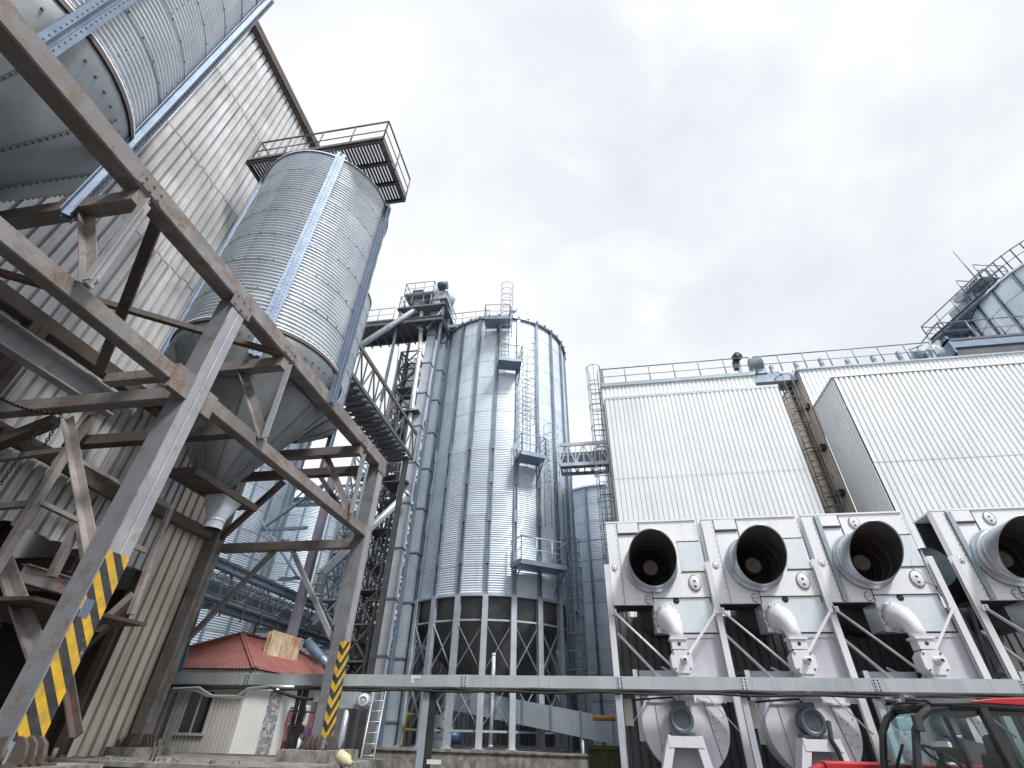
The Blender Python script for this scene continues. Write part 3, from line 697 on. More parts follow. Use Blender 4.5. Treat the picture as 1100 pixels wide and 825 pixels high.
# wall units
def ac_unit(y, z, lab):
    T = thing('air_conditioner', lab, 'air conditioner', (hx1, y, z), 'air conditioners on the white house wall')
    b = MB(); b.bb(hx1+.1, hx1+.42, y-.42, y+.42, z, z+.58); b.build('casing', AC, T, bevel=.02)
    b = MB(); b.lathe([(.02,0),(.24,0),(.24,.02),(.22,.02)], 24, (hx1+.421, y-.1, z+.3), (1,0,0)); b.bb(hx1+.421, hx1+.43, y-.4, y-.345, z+.05, z+.53)
    for k in range(6): b.bb(hx1+.10, hx1+.4, y-.428, y-.4205, z+.08+k*.075, z+.12+k*.075)
    b.build('grille', DGREY, T)
    b = MB()
    for s in (-.3, .3): b.bb(hx1+.01, hx1+.45, y+s-.02, y+s+.02, z-.05, z-.003)
    b.build('bracket', WINF, T)
ac_unit(P(345,765,X=hx1+.25).y, 2.12, 'white air conditioner high on the house wall beside the striped column')
ac_unit(P(322,764,X=hx1+.25).y, 2.05, 'white air conditioner with a blue sticker by the small house window')
s_ = MB(); y_ = P(327,757,X=hx1+.43).y; s_.bb(hx1+.431, hx1+.436, y_-.12, y_+.12, 2.36, 2.58); tag(s_.build('blue_sticker', mk('blue sticker', (.02,.12,.42), (.03,.16,.5), .4)), 'small blue sticker on the air conditioner front', 'sticker')
# red metal rack with things hung on it
RX = -9.6
q = [P(*a, X=RX) for a in ((320,776),(333,776),(317,815),(330,815))]
y0, y1 = q[0].y, q[1].y+.1
R_ = thing('red_metal_rack', 'dark red metal rack standing at the white house wall', 'rack', (RX, y0, 1.46))
for x in (RX-.35, RX):
    for y in (y0, y1): b = MB(); b.tube([(x,y,0), (x,y,2.4)], .028, 6); b.build('upright', REDM, R_)
for z in (2.4, 1.62):
    b = MB()
    for x in (RX-.35, RX): b.tube([(x,y0,z),(x,y1,z)], .026, 6)
    for y in (y0, y1): b.tube([(RX-.35,y,z),(RX,y,z)], .026, 6)
    b.build('rail', REDM, R_)
b = MB(); b.bb(RX-.36, RX+.01, y0-.03, y1+.03, 1.46, 1.6); b.build('tray', REDM, R_)
def lump(c_, s_, seed, nm, mt, lab, cat):
    m_ = MB(); rnd = random.Random(seed); n_, k_ = 9, 14; ph = [rnd.random()*6 for _ in range(6)]
    pr = []
    b0 = len(m_.v)
    for i in range(n_+1):
        v = i/n_; 
        for k in range(k_):
            a = 2*PI*k/k_; r = math.sin(PI*min(.985, max(.015, v)))**.6*(1+.16*math.sin(3*a+ph[0]+v*5)+.1*math.sin(5*a+ph[1]-v*7))
            m_.v.append(V3(c_)+V3((math.cos(a)*r*s_[0]/2, math.sin(a)*r*s_[1]/2, (v-.5)*s_[2])))
    for i in range(n_):
        for k in range(k_): j = (k+1) % k_; m_.face((b0+i*k_+k, b0+i*k_+j, b0+(i+1)*k_+j, b0+(i+1)*k_+k), 0, True)
    tag(m_.build(nm, mt), lab, cat)
c_ = P(329,794,X=RX+.05); lump((RX+.06, c_.y, c_.z), (.14,.42,.62), 3, 'dark_cloth', PURPLE, 'dark purple cloth hung over the red metal rack', 'cloth')
c_ = P(318,800,X=RX+.05); lump((RX+.08, c_.y, c_.z), (.2,.34,.36), 5, 'plastic_bag', BAGW, 'white plastic bag hanging on the red metal rack', 'bag')
c_ = P(370,817,Y=10.6); m_ = MB(); m_.lathe([(0,-.16),(.085,-.16),(.1,-.13),(.1,.06),(.05,.12),(.05,.16),(0,.16)], 20, (c_.x, c_.y, c_.z+.02), (.75,0,-.35)); tag(m_.build('canister', YELLOWISH), 'cream plastic canister lying beside the second striped column', 'canister')
m_ = MB()
yy = [P(x, 700, X=-11.2).y for x in (283, 322)]
corr(m_, (-11.9, 17.7, 3.9), (0,1,0), (1,0,0), 1.9, 3.9, 4.85, .2, .05, 1, sheet=2); m_.bb(-12.0, -11.91, 17.7, 19.6, 3.9, 4.8); m_.bb(-11.93, -11.8, 19.6, 19.66, 3.8, 4.86)
tag(m_.build('sheet_lean_to', RUSTY), 'rust streaked cream sheet lean-to rising from the red roof', 'lean-to')

# ------------------------------------------------------------------ conveyor gallery over the house
def gallery(nm, lab, p0, p1, w, z0, z1, rail, mt=DGREY, nb=10, pans=True):
    """level conveyor gallery from p0 to p1 (x,y): troughs, lattice sides, handrails"""
    T = thing(nm, lab, 'conveyor', (p0[0], p0[1], z0))
    a = V3((*p0, 0)); b = V3((*p1, 0)); d = (b-a).normalized(); n_ = V3((d.y, -d.x, 0)); up = V3((0,0,1))
    m_ = MB()
    for s in (-.5, .5):
        for z in (z0, z1): m_.beam(a+n_*w*s+up*z, b+n_*w*s+up*z, .09, .16, 'C' if s < 0 else 'D', th=.014)
    m_.build('side_beam', mt, T)
    for s in (-.5, .5):
        m_ = MB(); lattice(m_, a+n_*w*s+up*z0, b+n_*w*s+up*z0, a+n_*w*s+up*z1, b+n_*w*s+up*z1, nb, .05, 0); m_.build('lattice_side', mt, T)
    m_ = MB(); k = int((b-a).length/.8)
    for i in range(k+1):
        q = a.lerp(b, i/k); m_.beam(q-n_*w*.5+up*(z0-.02), q+n_*w*.5+up*(z0-.02), .06, .08)
    m_.build('floor_joist', LATT, T)
    if pans:
        m_ = MB(); m_.beam(a+up*(z0+.36), b+up*(z0+.36), w*.5, .42); m_.build('trough', BLUEG, T)
    if rail:
        m_ = MB(); 
        for s in (-.5, .5): rails(m_, [a+n_*w*s+up*z1, b+n_*w*s+up*z1], 1.05, .02, 1.25, (.35,.68))
        m_.build('handrail', RAIL, T)
    return T
g1 = gallery('conveyor_gallery', 'long blue grey conveyor gallery running above the red roof', (-13.7, 14.6), (-13.7, 31), 1.4, 5.55, 6.55, False, BEAMG, 14)
m_ = MB()
for x in (-12.985,):
    for k in range(14):
        y = 14.9+k*1.15; m_.beam((x+.06, y, 5.0), (x+.06, y, 6.75), .05, .05)
    for z in (5.6, 5.9, 6.2): m_.tube([(x+.05, 14.6, z), (x+.05, 31, z)], .022, 6)
m_.build('guard_rail', RAIL, g1)
m_ = MB(); m_.beam((-12.92, 14.6, 6.66), (-12.92, 31, 6.66), .12, .1); m_.tube([(-12.95, 14.6, 6.42), (-12.95, 31, 6.42)], .09, 10); m_.beam((-12.95, 14.6, 5.3), (-12.95, 31, 5.3), .14, .22, 'C', th=.02); m_.build('cable_tray', BLUEG, g1)
for y in (15.4, 20.0, 25):
    m_ = MB(); m_.beam((-14.3, y, 0), (-14.3, y, 5.45), .16, .16, 'I', th=.02); m_.beam((-14.5, y, 5.2), (-12.7, y, 5.2), .12, .16, 'I', th=.02); m_.build('trestle', BEAMG, g1)
m_ = MB(); m_.beam(P(215,640,Y=14.8)+V3((0,0,-.06)), P(189,722,Y=14.8), .2, .2, 'I', th=.03); m_.beam((-12.95,14.8,0), (-12.95,14.8,5.2), .18, .18, 'I', th=.02); m_.build('trestle', BLUEG, g1)

# lilac grey post, its tubes and the inclined spout pipes
PO = thing('lilac_post', 'tall lilac grey steel post with side struts standing behind the gallery', 'post', (-12.1, 19.3, 4.3))
m_ = MB(); m_.beam((-12.06, 19.3, 4.3), (-12.06, 19.3, 11.6), .3, .3, 'I', th=.035); m_.build('shaft', mk('lilac steel', (.26,.26,.33), (.33,.33,.40), .5, .3, 2), PO)
m_ = MB(); m_.beam(P(330,567,Y=19.2), P(281,569,Y=19.2), .12, .12); m_.beam(P(348,520,Y=19.2), P(283,567,Y=19.2), .1, .1); m_.beam(P(281,560,Y=19.2), P(320,620,Y=19.2), .22, .06); m_.beam(P(322,621,Y=19.2), P(300,622,Y=19.2), .1, .12); m_.build('strut', BLUEG, PO)
def pipe(nm, pts, r, mt, lab, cat='pipe', fl=True):
    m_ = MB(); m_.tube(pts, r, 14)
    pts = [V3(p) for p in pts]
    if fl:
        for i in range(len(pts)-1):
            d = (pts[i+1]-pts[i]).normalized()
            for t_ in (.02, .5, .98):
                q = pts[i].lerp(pts[i+1], t_); m_.tube([q-d*.02, q+d*.02], r*1.22, 14)
    return tag(m_.build(nm, mt), lab, cat)
pipe('spout_pipe', [P(439,529,Y=20.8), P(345,616,Y=20.2), P(340,640,Y=20.2)], .17, LEGG, 'grey spout pipe slanting down behind the second striped column')
pipe('spout_pipe', [P(330,690,Y=17.5), P(361,725,Y=17.5)], .16, BLUEG, 'short blue grey pipe ending above the red roof')

# ------------------------------------------------------------------ silos behind
def round_bin(cx, cy, R, z0, z1, label, n_st=20, name='storage_silo', ladder_a=None, corrp=.11, roof=True, sheet=None):
    T = thing(name, label, 'silo', (cx, cy, 0))
    s = MB(); n = 96; rnd = random.Random(int(R*100+cy)); tiers = max(4, int((z1-z0)/1.15)); tn = [[rnd.random() for _ in range(n_st)] for _ in range(tiers)]
    pr = wave(R, z0, z1, corrp, corrp*.16, 4)
    s.lathe(pr, n, (cx, cy, 0), tone=lambda i, k: tn[min(tiers-1, int(i/len(pr)*tiers))][k*n_st//n])
    for i in range(1, tiers): zz = z0+(z1-z0)*i/tiers; s.lathe([(R+.022, zz-.012), (R+.027, zz), (R+.005, zz+.008)], n, (cx, cy, 0), m=1)
    s.build('shell', [sheet or GALVB, STIFF], T)
    for k in range(n_st):
        a = 2*PI*(k+.5)/n_st; u = V3((math.cos(a), math.sin(a), 0)); b = MB(); c_ = V3((cx,cy,0))+u*(R+.06)
        b.beam(c_+V3((0,0,z0)), c_+V3((0,0,z1+.05)), .12, .1, 'C', up=u, th=.02); b.build('stiffener', STIFF, T)
    if roof:
        b = MB(); b.lathe([(R+.15, z1-.08), (R+.15, z1+.03), (.6, z1+R*.55), (.6, z1+R*.55+.3), (0, z1+R*.55+.35)], n_st*2, (cx, cy, 0), sm=False)
        for k in range(n_st*2):
            a = 2*PI*k/(n_st*2); u = V3((math.cos(a), math.sin(a), 0)); b.beam(V3((cx,cy,z1+.05))+u*(R+.14), V3((cx,cy,z1+R*.55+.02))+u*.6, .05, .06)
        b.build('roof', GALV, T)
    return T
round_bin(-21.6, 23.6, 3.8, 2, 17.5, 'corrugated silo seen behind the cone and the brown braces', 20)
round_bin(-24, 36.9, 6.0, 2, 15.9, 'pale roofed silo seen far behind under the gantry end', 20)
round_bin(-13.0, 42, 3.6, 2, 15.0, 'bluish silo far behind the lattice tower', 18)
m_ = MB(); corr(m_, (-17, 36, 0), (1,0,0), (0,-1,0), 19, 0, 6.5, .3, .06, 1); m_.quad((-17,36,6.5),(2,36,6.5),(2,44,8),(-17,44,8)); tag(m_.build('low_shed', DGREY), 'low dark sheeted shed behind the legs of the big silo', 'shed')
m_ = MB(); corr(m_, (-46, 50, 0), (1,0,0), (0,-1,0), 30, 0, 10.5, .4, .06, 1); m_.quad((-46,50,10.5),(-16,50,10.5),(-16,62,12),(-46,62,12)); tag(m_.build('far_shed', BEAMG), 'long grey blue shed far behind the red roofed house', 'shed')
round_bin(.9, 33.5, 3.6, 1, 15.3, 'pale blue silo between the big silo and the white building', 18, sheet=GALV)
# ------------------------------------------------------------------ lattice tower and bucket elevator
def tower(nm, lab, cx, cy, w, z0, z1, step, mt=LATT, rot=0.):
    T = thing(nm, lab, 'tower', (cx, cy, z0)); R = Matrix.Rotation(rot, 3, 'Z')
    cs = [V3((cx,cy,0))+R@V3((sx*w/2, sy*w/2, 0)) for sx, sy in ((-1,-1),(1,-1),(1,1),(-1,1))]
    for c_ in cs: m_ = MB(); m_.beam(c_+V3((0,0,z0)), c_+V3((0,0,z1)), .12, .12, 'L', th=.025); m_.build('corner_post', mt, T)
    n = int((z1-z0)/step)
    for i in range(4):
        m_ = MB(); a, b = cs[i], cs[(i+1) % 4]
        for k in range(n):
            za, zb = z0+(z1-z0)*k/n, z0+(z1-z0)*(k+1)/n
            m_.beam(a+V3((0,0,zb)), b+V3((0,0,zb)), .07); m_.beam(a+V3((0,0,za)), b+V3((0,0,zb)), .06); m_.beam(b+V3((0,0,za)), a+V3((0,0,zb)), .06)
        m_.build('bracing', mt, T)
    for k in range(1, n, 2):
        zb = z0+(z1-z0)*k/n; m_ = MB(); m_.bb(cx-w*.45, cx+w*.45, cy-w*.45, cy+w*.45, zb, zb+.04); m_.build('landing', mt, T)
    return T
tower('lattice_tower', 'dark lattice steel tower beside the square elevator ducts', -10.9, 24.5, 1.7, 0, 17.5, 1.7)
t2 = tower('roof_tower', 'lattice tower head with a thin aerial seen between gallery and elevator', -14.3, 30.2, 1.6, 16, 27.2, 1.5, RAIL)
m_ = MB(); m_.tube([(-15.4, 30, 26), (-15.9, 30, 32.4)], .03, 5); m_.build('aerial', RAIL, t2)
m_ = MB(); m_.bb(-14.3, -13.4, 29.6, 30.6, 25.6, 26.8); m_.bb(-14.2, -13.5, 29.4, 29.6, 22.5, 25.5); m_.build('machine_box', BEAMG, t2)
tower('stair_tower', 'dark open stair tower far behind the lattice tower', -12.6, 29.5, 2.0, 0, 14, 2.0, DGREY, .2)
E_ = thing('bucket_elevator', 'twin square galvanised elevator ducts rising left of the big silo', 'elevator', (-9, 21.5, 0))
ex, ey = -9.12, 21.5
for (x, y, nm) in ((ex, ey, 0), (ex+.46, ey+.8, 1)):
    m_ = MB(); m_.beam((x, y, .6), (x, y, 25.2), .5, .44, up=(0,1,0)); lo = m_.build('duct', [BEAMG, LEGG][1-nm], E_)
    for k in range(11): z = 2.2+k*2.2; m_ = MB(); m_.bb(x-.29, x+.29, y-.26, y+.26, z, z+.07); m_.build('flange', STIFF, lo)
m_ = MB(); m_.bb(ex-.35, ex+.75, ey-.3, ey+1.05, 25.2, 25.9); m_.lathe([(0,-.62),(.55,-.62),(.55,.62),(0,.62)], 28, (ex+.2, ey+.4, 25.95), (.5,.87,0)); m_.build('head', LEGG, E_)
m_ = MB(); m_.bb(ex-.3, ex+.8, ey-.3, ey+1.1, 0, 1.0); m_.build('boot', BEAMG, E_)
pt = [(-10.05,21.2,24.9), (-9.75,21.25,21.5), (-9.42,21.2,12.2), (-9.4,21.2,10.6)]
pipe('down_pipe', pt[:1]+[(-10.0,21.2,24.3)]+[(-9.62,21.2,20.8)]+pt[2:], .13, WHITEP, 'thin pale pipe running down beside the elevator ducts')
for z in (12.0, 16.2):
    m_ = MB(); m_.bb(-10.3, -9.0, 20.9, 22.6, z, z+.06); lo = m_.build('landing', DGREY, E_)
    m_ = MB(); rails(m_, [(-10.3,20.95,z+.06), (-9.45,20.95,z+.06)], 1, .02, .6); m_.build('handrail', RAIL, lo)
tower('service_tower', 'slim dark lattice tower squeezed between gantry end and elevator ducts', -10.6, 22.6, 1.2, 0, 21.5, 1.35, LATT)
tower('crane_mast', 'blue grey lattice mast behind the gantry right of the lilac post', -11.6, 21.2, .9, 5.5, 15.5, 1.0, BEAMG)
T = thing('upper_pipe_bridge', 'level blue grey pipe bridge seen through the top of the gantry end', 'pipe bridge', (-15, 27, 14))
m_ = MB()
for z in (13.6, 14.8): m_.beam((-26, 27, z), (-11, 27, z), .14, .16)
lattice(m_, (-26,27,13.6), (-11,27,13.6), (-26,27,14.8), (-11,27,14.8), 14, .09, 0); m_.build('lattice_side', BEAMG, T)
for z, r in ((14.2, .16), (13.8, .1)): m_ = MB(); m_.tube([(-26, 27.4, z), (-11, 27.4, z)], r, 10); m_.build('pipe', LEGG, T)
for k in range(5):
    z = 5+k*3.6; m_ = MB(); m_.beam((ex+.5, ey+1, z), (-7.6, 22.4, z+.0), .08); m_.build('stay', STIFF, E_)
# head platform
hp = MB(); hp.bb(-11.5, -8.2, 20.7, 23.2, 24.12, 24.2); ho = hp.build('head_platform', LATT, E_)
m_ = MB(); rails(m_, [(-8.25,23.1,24.2), (-8.25,20.75,24.2), (-11.4,20.75,24.2), (-11.4,23.1,24.2)], 1.05, .025, .8, (.5,), .1)
m_.bb(-11.3, -9.3, 20.9, 22.6, 25.55, 25.6); rails(m_, [(-9.3,22.5,25.6), (-9.3,20.9,25.6), (-11.3,20.9,25.6), (-11.3,22.5,25.6)], 1.05, .025, .7, (.5,), .1)
for x in (-11.2, -9.4):
    for y in (21, 22.5): m_.tube([(x,y,24.2),(x,y,25.55)], .05, 6)
m_.build('handrail', RAIL, ho)
m_ = MB(); m_.bb(-9.1, -8.5, 21.3, 22.1, 24.3, 25.5); m_.tube([(-9.0,21.0,26.2), (-8.4,21.0,26.2)], .28, 14); m_.bb(-10.9, -10.2, 21.2, 21.9, 25.7, 26.3); m_.bb(-10.6, -9.8, 21.0, 21.6, 24.3, 25.1); m_.build('drive', MOTOR, ho)
for x, y in ((-11.3, 20.9), (-8.4, 20.9), (-11.3, 23), (-8.4, 23)):
    m_ = MB(); m_.beam((x, y, 17 if x < -9 else 0), (x, y, 24.1), .14, .14, 'I', th=.02); m_.build('support_post', BLUEG, E_)
m_ = MB(); m_.beam((-11.3,20.9,23.9), (-9.6,20.9,22.2), .1); m_.beam((-8.4,20.9,23.9), (-9.3,20.9,22.3), .1); m_.build('knee_brace', LEGG, E_)
pipe('discharge_pipe', [(-10.3,21,24.6), P(447,332,Z=24.3), P(380,376,Y=18.6)], .17, LEGG, 'pale discharge pipe slanting from the elevator head to the hopper silo')
# top catwalk from the elevator head to the left
cw = thing('catwalk_bridge', 'dark railed catwalk bridge between elevator head and the hopper silos', 'catwalk', (-12, 21.4, 22.6))
m_ = MB(); 
for y in (20.5, 22.3): m_.beam((-22, y, 22.72), (-8.2, y, 22.72), .12, .34, 'I', th=.02)
m_.build('girder', LATT, cw)
m_ = MB(); m_.bb(-22, -8.2, 20.45, 22.35, 22.9, 22.94)
for k in range(24): m_.beam((-22+k*.6, 20.45, 22.55), (-22+k*.6, 22.5, 22.55), .07, .1)
m_.build('grating', LATT, cw)
m_ = MB(); rails(m_, [(-22,20.5,22.94), (-11.5,20.5,22.94)], 1.1, .025, 1.05, (.5,), .12); rails(m_, [(-22,22.3,22.94), (-11.5,22.3,22.94)], 1.1, .025, 1.05, (.5,)); m_.build('handrail', RAIL, cw)
m_ = MB(); m_.beam((-22, 21.6, 23.2), (-9, 21.6, 23.2), .5, .5); m_.build('conveyor_casing', BEAMG, cw)
rb = thing('roof_walkway', 'light railed walkway between the elevator head and the big silo roof', 'catwalk', (-7.5, 23, 23))
m_ = MB(); m_.bb(-8.3, -5.6, 21.9, 22.9, 23.32, 23.4); m_.beam((-8.3,21.9,23.2), (-5.6,21.9,23.2), .1, .2); m_.build('deck', BEAMG, rb)
m_ = MB(); rails(m_, [(-8.3,21.95,23.4), (-5.6,21.95,23.4)], 1.0, .022, .9, (.5,)); m_.build('handrail', RAIL, rb)
# high conveyor bridge toward the hopper silos
gb = gallery('high_conveyor_bridge', 'dark lattice conveyor bridge high behind the railed hopper silo', (-9.0, 12.2), (-9.0, 19.2), 1.7, 12.3, 13.65, False, LATT, 12)
m_ = MB()
for k in range(18): m_.bb(-9.75, -8.25, 12.2+k*.39, 12.2+k*.39+.22, 12.22, 12.25)
m_.build('floor_plate', LATT, gb)
for y in (18.8,): m_ = MB(); m_.beam((-9.6, y, 0), (-9.6, y, 12.2), .22, .22, 'I', th=.03); m_.beam((-8.3, y, 0 if y > 15 else 11.5), (-8.3, y, 12.2), .2, .2, 'I', th=.03); m_.build('trestle', DGREY, gb)
# ------------------------------------------------------------------ the big hopper silo
SCX, SCY, SR, SZ0, SZ1 = -5.32, 25.45, 4.2, 6.8, 23.0
S = thing('hopper_grain_silo', 'biggest silver ribbed grain silo standing on a ring of steel legs', 'silo', (SCX, SCY, 1.45))
NS = 22
def cyl(x, y, R):
    d = ray(x, y); a = d.x*d.x+d.y*d.y; b = -2*(d.x*SCX+d.y*SCY); c = SCX**2+SCY**2-R*R
    disc = b*b-4*a*c; t = (-b-math.sqrt(max(disc, 0)))/(2*a); q = CAM+d*t
    return q, math.atan2(q.y-SCY, q.x-SCX)
AL = cyl(519, 700, SR)[1]
def ang(a): return V3((math.cos(a), math.sin(a), 0))
def sp(a, r, z): return V3((SCX+r*math.cos(a), SCY+r*math.sin(a), z))
m_ = MB(); n = 132; tiers = 14; rnd = random.Random(4); tn = [[rnd.random() for _ in range(NS)] for _ in range(tiers)]
pr = wave(SR, SZ0, SZ1, .1, .016, 5); pr = [(SR+(r-SR)*(1-.65*max(0, min(1, (z-12)/5))), z) for r, z in pr]
m_.lathe(pr, n, (SCX, SCY, 0), a0=AL, a1=AL+2*PI, tone=lambda i, k: tn[min(tiers-1, int(i/len(pr)*tiers))][k*NS//n])
for i in range(1, tiers):
    zz = SZ0+(SZ1-SZ0)*i/tiers; m_.lathe([(SR+.014, zz-.02), (SR+.02, zz), (SR+.008, zz+.006)], n, (SCX, SCY, 0), m=1)
    for k in range(NS*4): a = AL+2*PI*(k+.5)/(NS*4); m_.box(sp(a, SR+.02, zz+.04), (.018,.018,.018), a, 2)
m_.build('shell', [GALV, GALV, STIFF], S)
m_ = MB(); m_.lathe([(SR+.1, SZ1-.12), (SR+.16, SZ1-.12), (SR+.16, SZ1+.03), (SR+.1, SZ1+.05), (.5, SZ1+SR*.5), (0, SZ1+SR*.52)], NS*3, (SCX, SCY, 0), sm=False)
for k in range(NS*2):
    a = AL+PI*k/NS; m_.box(sp(a, SR+.16, SZ1+.04), (.12,.1,.08), a)
m_.build('roof', STIFF, S)
for k in range(NS):
    a = AL+2*PI*k/NS; u = ang(a); m_ = MB(); c0 = sp(a, SR+.06, 0); up = V3((0,0,1))
    m_.beam(c0+up*14, c0+up*(SZ1+.02), .18, .1, 'C', up=u, th=.02)
    v = V3((-u.y, u.x, 0))
    for s in (-1, 1): m_.beam(c0+v*s*.06+up*(SZ0-.1), c0+v*s*.065+up*14, .055, .12, up=u)
    for z in (8.3, 10.2, 12.1, 14.0): m_.beam(c0+u*.03+up*(z-.3), c0+u*.03+up*(z+.3), .19, .1, up=u)
    m_.build('stiffener', STIFF, S)
m_ = MB(); m_.lathe([(SR-.1, SZ0-.14), (SR+.1, SZ0-.14), (SR+.1, SZ0-.02), (SR-.02, SZ0-.015)], n, (SCX, SCY, 0), sm=False); m_.build('ring_beam', LEGG, S)
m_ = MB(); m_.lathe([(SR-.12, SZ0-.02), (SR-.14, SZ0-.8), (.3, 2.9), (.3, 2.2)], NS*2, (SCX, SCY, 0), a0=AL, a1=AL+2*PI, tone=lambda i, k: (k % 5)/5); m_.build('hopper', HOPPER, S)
ZB = 1.46
for k in range(NS):
    a = AL+2*PI*k/NS; u = ang(a); m_ = MB(); p = sp(a, SR+.03, ZB); q = sp(a, SR+.03, SZ0-.02)
    m_.beam(p, q, .235, .18, 'I', up=u, th=.03); m_.bb(p.x-.18, p.x+.18, p.y-.18, p.y+.18, ZB, ZB+.03); m_.build('leg', LEGG, S)
zg = (5.75, 3.75, 2.0)
for z in zg:
    m_ = MB()
    for k in range(NS): m_.beam(sp(AL+2*PI*k/NS, SR-.04, z), sp(AL+2*PI*(k+1)/NS, SR-.04, z), .07, .07)
    m_.build('girt', LEGG, S)
for k in range(NS):
    a, b = AL+2*PI*k/NS, AL+2*PI*(k+1)/NS
    for za, zb in ((3.8, 5.7), (2.02, 3.7)):
        m_ = MB(); m_.beam(sp(a, SR+.0, za), sp(b, SR+.0, zb), .085, .012); m_.beam(sp(b, SR-.02, za), sp(a, SR-.02, zb), .085, .012); m_.build('cross_brace', LEGG, S)
# four landings and the ladders between them
def landing(x, y, w, d, nm, railh=1.05, z=None):
    """(x, y): pixel of the landing's front edge middle"""
    q, a = cyl(x, y, SR+d); u = ang(a); v = V3((-u.y, u.x, 0)); zz = q.z if z is None else z; c0 = sp(a, SR+.12, zz); up = V3((0,0,1))
    m_ = MB(); m_.beam(c0+u*.0+up*-.05, c0+u*(d-.1)+up*-.05, w, .1, up=up)
    m_.beam(c0+u*(d-.1)-v*w/2-up*.02, c0+u*(d-.1)+v*w/2-up*.02, .03, .2)
    for s in (-1, 1): m_.beam(c0+v*s*w/2, c0+u*(d-.1)+v*s*w/2, .03, .2); 
    o = m_.build('landing', STIFF, S)
    for s in (-1, 1): m_ = MB(); m_.beam(c0+v*s*w*.46-up*.9, c0+u*(d-.15)+v*s*w*.46-up*.1, .05, .05); m_.build('bracket', STIFF, o)
    m_ = MB(); rails(m_, [c0-v*w/2, c0-v*w/2+u*(d-.1), c0+v*w/2+u*(d-.1), c0+v*w/2], railh, .024, .9, (.5,)); m_.build('handrail', LEGG, o)
    return c0, u, v
L1 = landing(534, 341, 1.5, 1.0, 0)
L2 = landing(548, 386, 1.3, 1.0, 0)
L3 = landing(573, 488, 1.3, 1.05, 0)
L4 = landing(585, 606, 2.3, 1.1, 0)
def lad(x, z0, z1, caged=True, y=500):
    a = cyl(x, y, SR+.3)[1]; u = ang(a); m_ = MB(); ladder(m_, sp(a, SR+.25, z0), sp(a, SR+.25, z1), u, .42, .026, .3); o = m_.build('ladder', LEGG, S)
    for k in range(int((z1-z0)/2.4)+1):
        pass
    if caged: m_ = MB(); cage(m_, sp(a, SR+.25, z0+2.1), sp(a, SR+.25, z1), u, .38, .014, .5); m_.build('safety_cage', LEGG, o)
lad(543, L2[0].z, SZ1+2.2, True, 360)
lad(566, L3[0].z, L2[0].z+2.0, True, 420)
lad(589, L4[0].z+2.0, L3[0].z+2.2, True, 520)
lx = P(620, 700, Y=22.6).x; m_ = MB(); ladder(m_, (lx, 22.6, 1.5), (lx, 22.6, 9.2), (0,-1,0), .45, .028, .3); o_ = m_.build('ladder', STIFF, S)
m_ = MB(); cage(m_, (lx, 22.6, 3.4), (lx, 22.6, 9.2), (0,-1,0), .38, .018, .62); m_.build('safety_cage', STIFF, o_)
m_ = MB(); m_.beam((lx-.6, 22.9, 1.46), (lx-.6, 22.9, 8.2), .14, .14, 'I', th=.02); m_.beam((lx+.35, 22.9, 1.46), (lx+.35, 22.9, 8.2), .14, .14, 'I', th=.02); m_.build('ladder_stand', STIFF, o_)
q, a = cyl(552, 332, SR+.1); u = ang(a)
m_ = MB(); p = sp(a, SR-.2, SZ1+.9); m_.lathe([(.05,-.12),(.2,-.1),(.26,.08),(.0,.06)], 16, p, u); m_.tube([p-V3((0,0,.9)), p], .03, 6); m_.build('roof_lamp', LEGG, S)
for x, y0, y1 in ((612, 560, 800), (609, 470, 800)):
    a = cyl(x, 650, SR+.15)[1]; m_ = MB(); m_.tube([sp(a, SR+.22, ZB), sp(a, SR+.22, 12 if x < 610 else 9)], .06, 8); m_.build('conduit', STIFF, S)
# its foundation
m_ = MB(); fo = [(SR+.75, 0), (SR+.75, 1.3), (SR+.7, 1.44), (SR-.5, 1.452), (0, 1.454)]
m_.lathe(fo, 66, (SCX, SCY, 0), sm=False); tag(m_.build('silo_foundation', CONC), 'stained round concrete foundation under the big silo legs', 'foundation')
m_ = MB(); m_.bb(-9.0, -.35, 20.2, 20.5, 0, 1.4); m_.bb(-9.05, -.3, 20.15, 20.5, 1.4, 1.46)
tag(m_.build('concrete_wall', CONC), 'long low streaked concrete wall in front of the big silo', 'wall')
# gear under the hopper
pipe('vertical_pipe', [(-4.45, 21.9, 1.5), (-4.45, 21.9, 4.6)], .075, WHITEP, 'white vertical pipe rising between the front legs of the big silo')
T = thing('trough_conveyor', 'galvanised trough conveyor slanting out from under the big silo', 'conveyor', (-3, 22, 1.5))
m_ = MB(); m_.beam((-6.5, 22.6, 3.1), (1.2, 20.9, 1.95), .5, .75); m_.build('trough', BEAMG, T)
for k in range(8): q = V3((-6.5,22.6,3.1)).lerp(V3((1.2,20.9,1.95)), k/7); m_ = MB(); m_.beam(q-V3((.03,0,0)), q+V3((.03,0,0)), .58, .83); m_.build('flange', STIFF, T)
for x in (-1.0, .9): m_ = MB(); m_.tube([(x, 21.2, 0), (x, 21.2, 2.1)], .06, 8); m_.build('leg', LEGG, T)
T = thing('discharge_fan', 'squat grey steel blower with blue motor under the silo hopper', 'blower', (-6.2, 22.5, 1.46))
m_ = MB(); m_.lathe([(.1,-.25),(.5,-.25),(.5,.25),(.1,.25)], 24, (-6.5, 22.2, 2.0), (0,1,0)); m_.bb(-6.9, -6.2, 21.95, 22.4, 1.46, 1.7); m_.beam((-6.4,22.2,2.4), (-6.0,22.4,3.2), .3); m_.build('casing', BEAMG, T)
m_ = MB(); m_.lathe([(0,-.3),(.2,-.3),(.22,-.2),(.22,.25),(0,.3)], 20, (-5.9, 22.1, 1.8), (1,.2,0)); m_.build('motor', mk('blue motor', (.05,.11,.24), (.07,.14,.28), .4, .2), T)
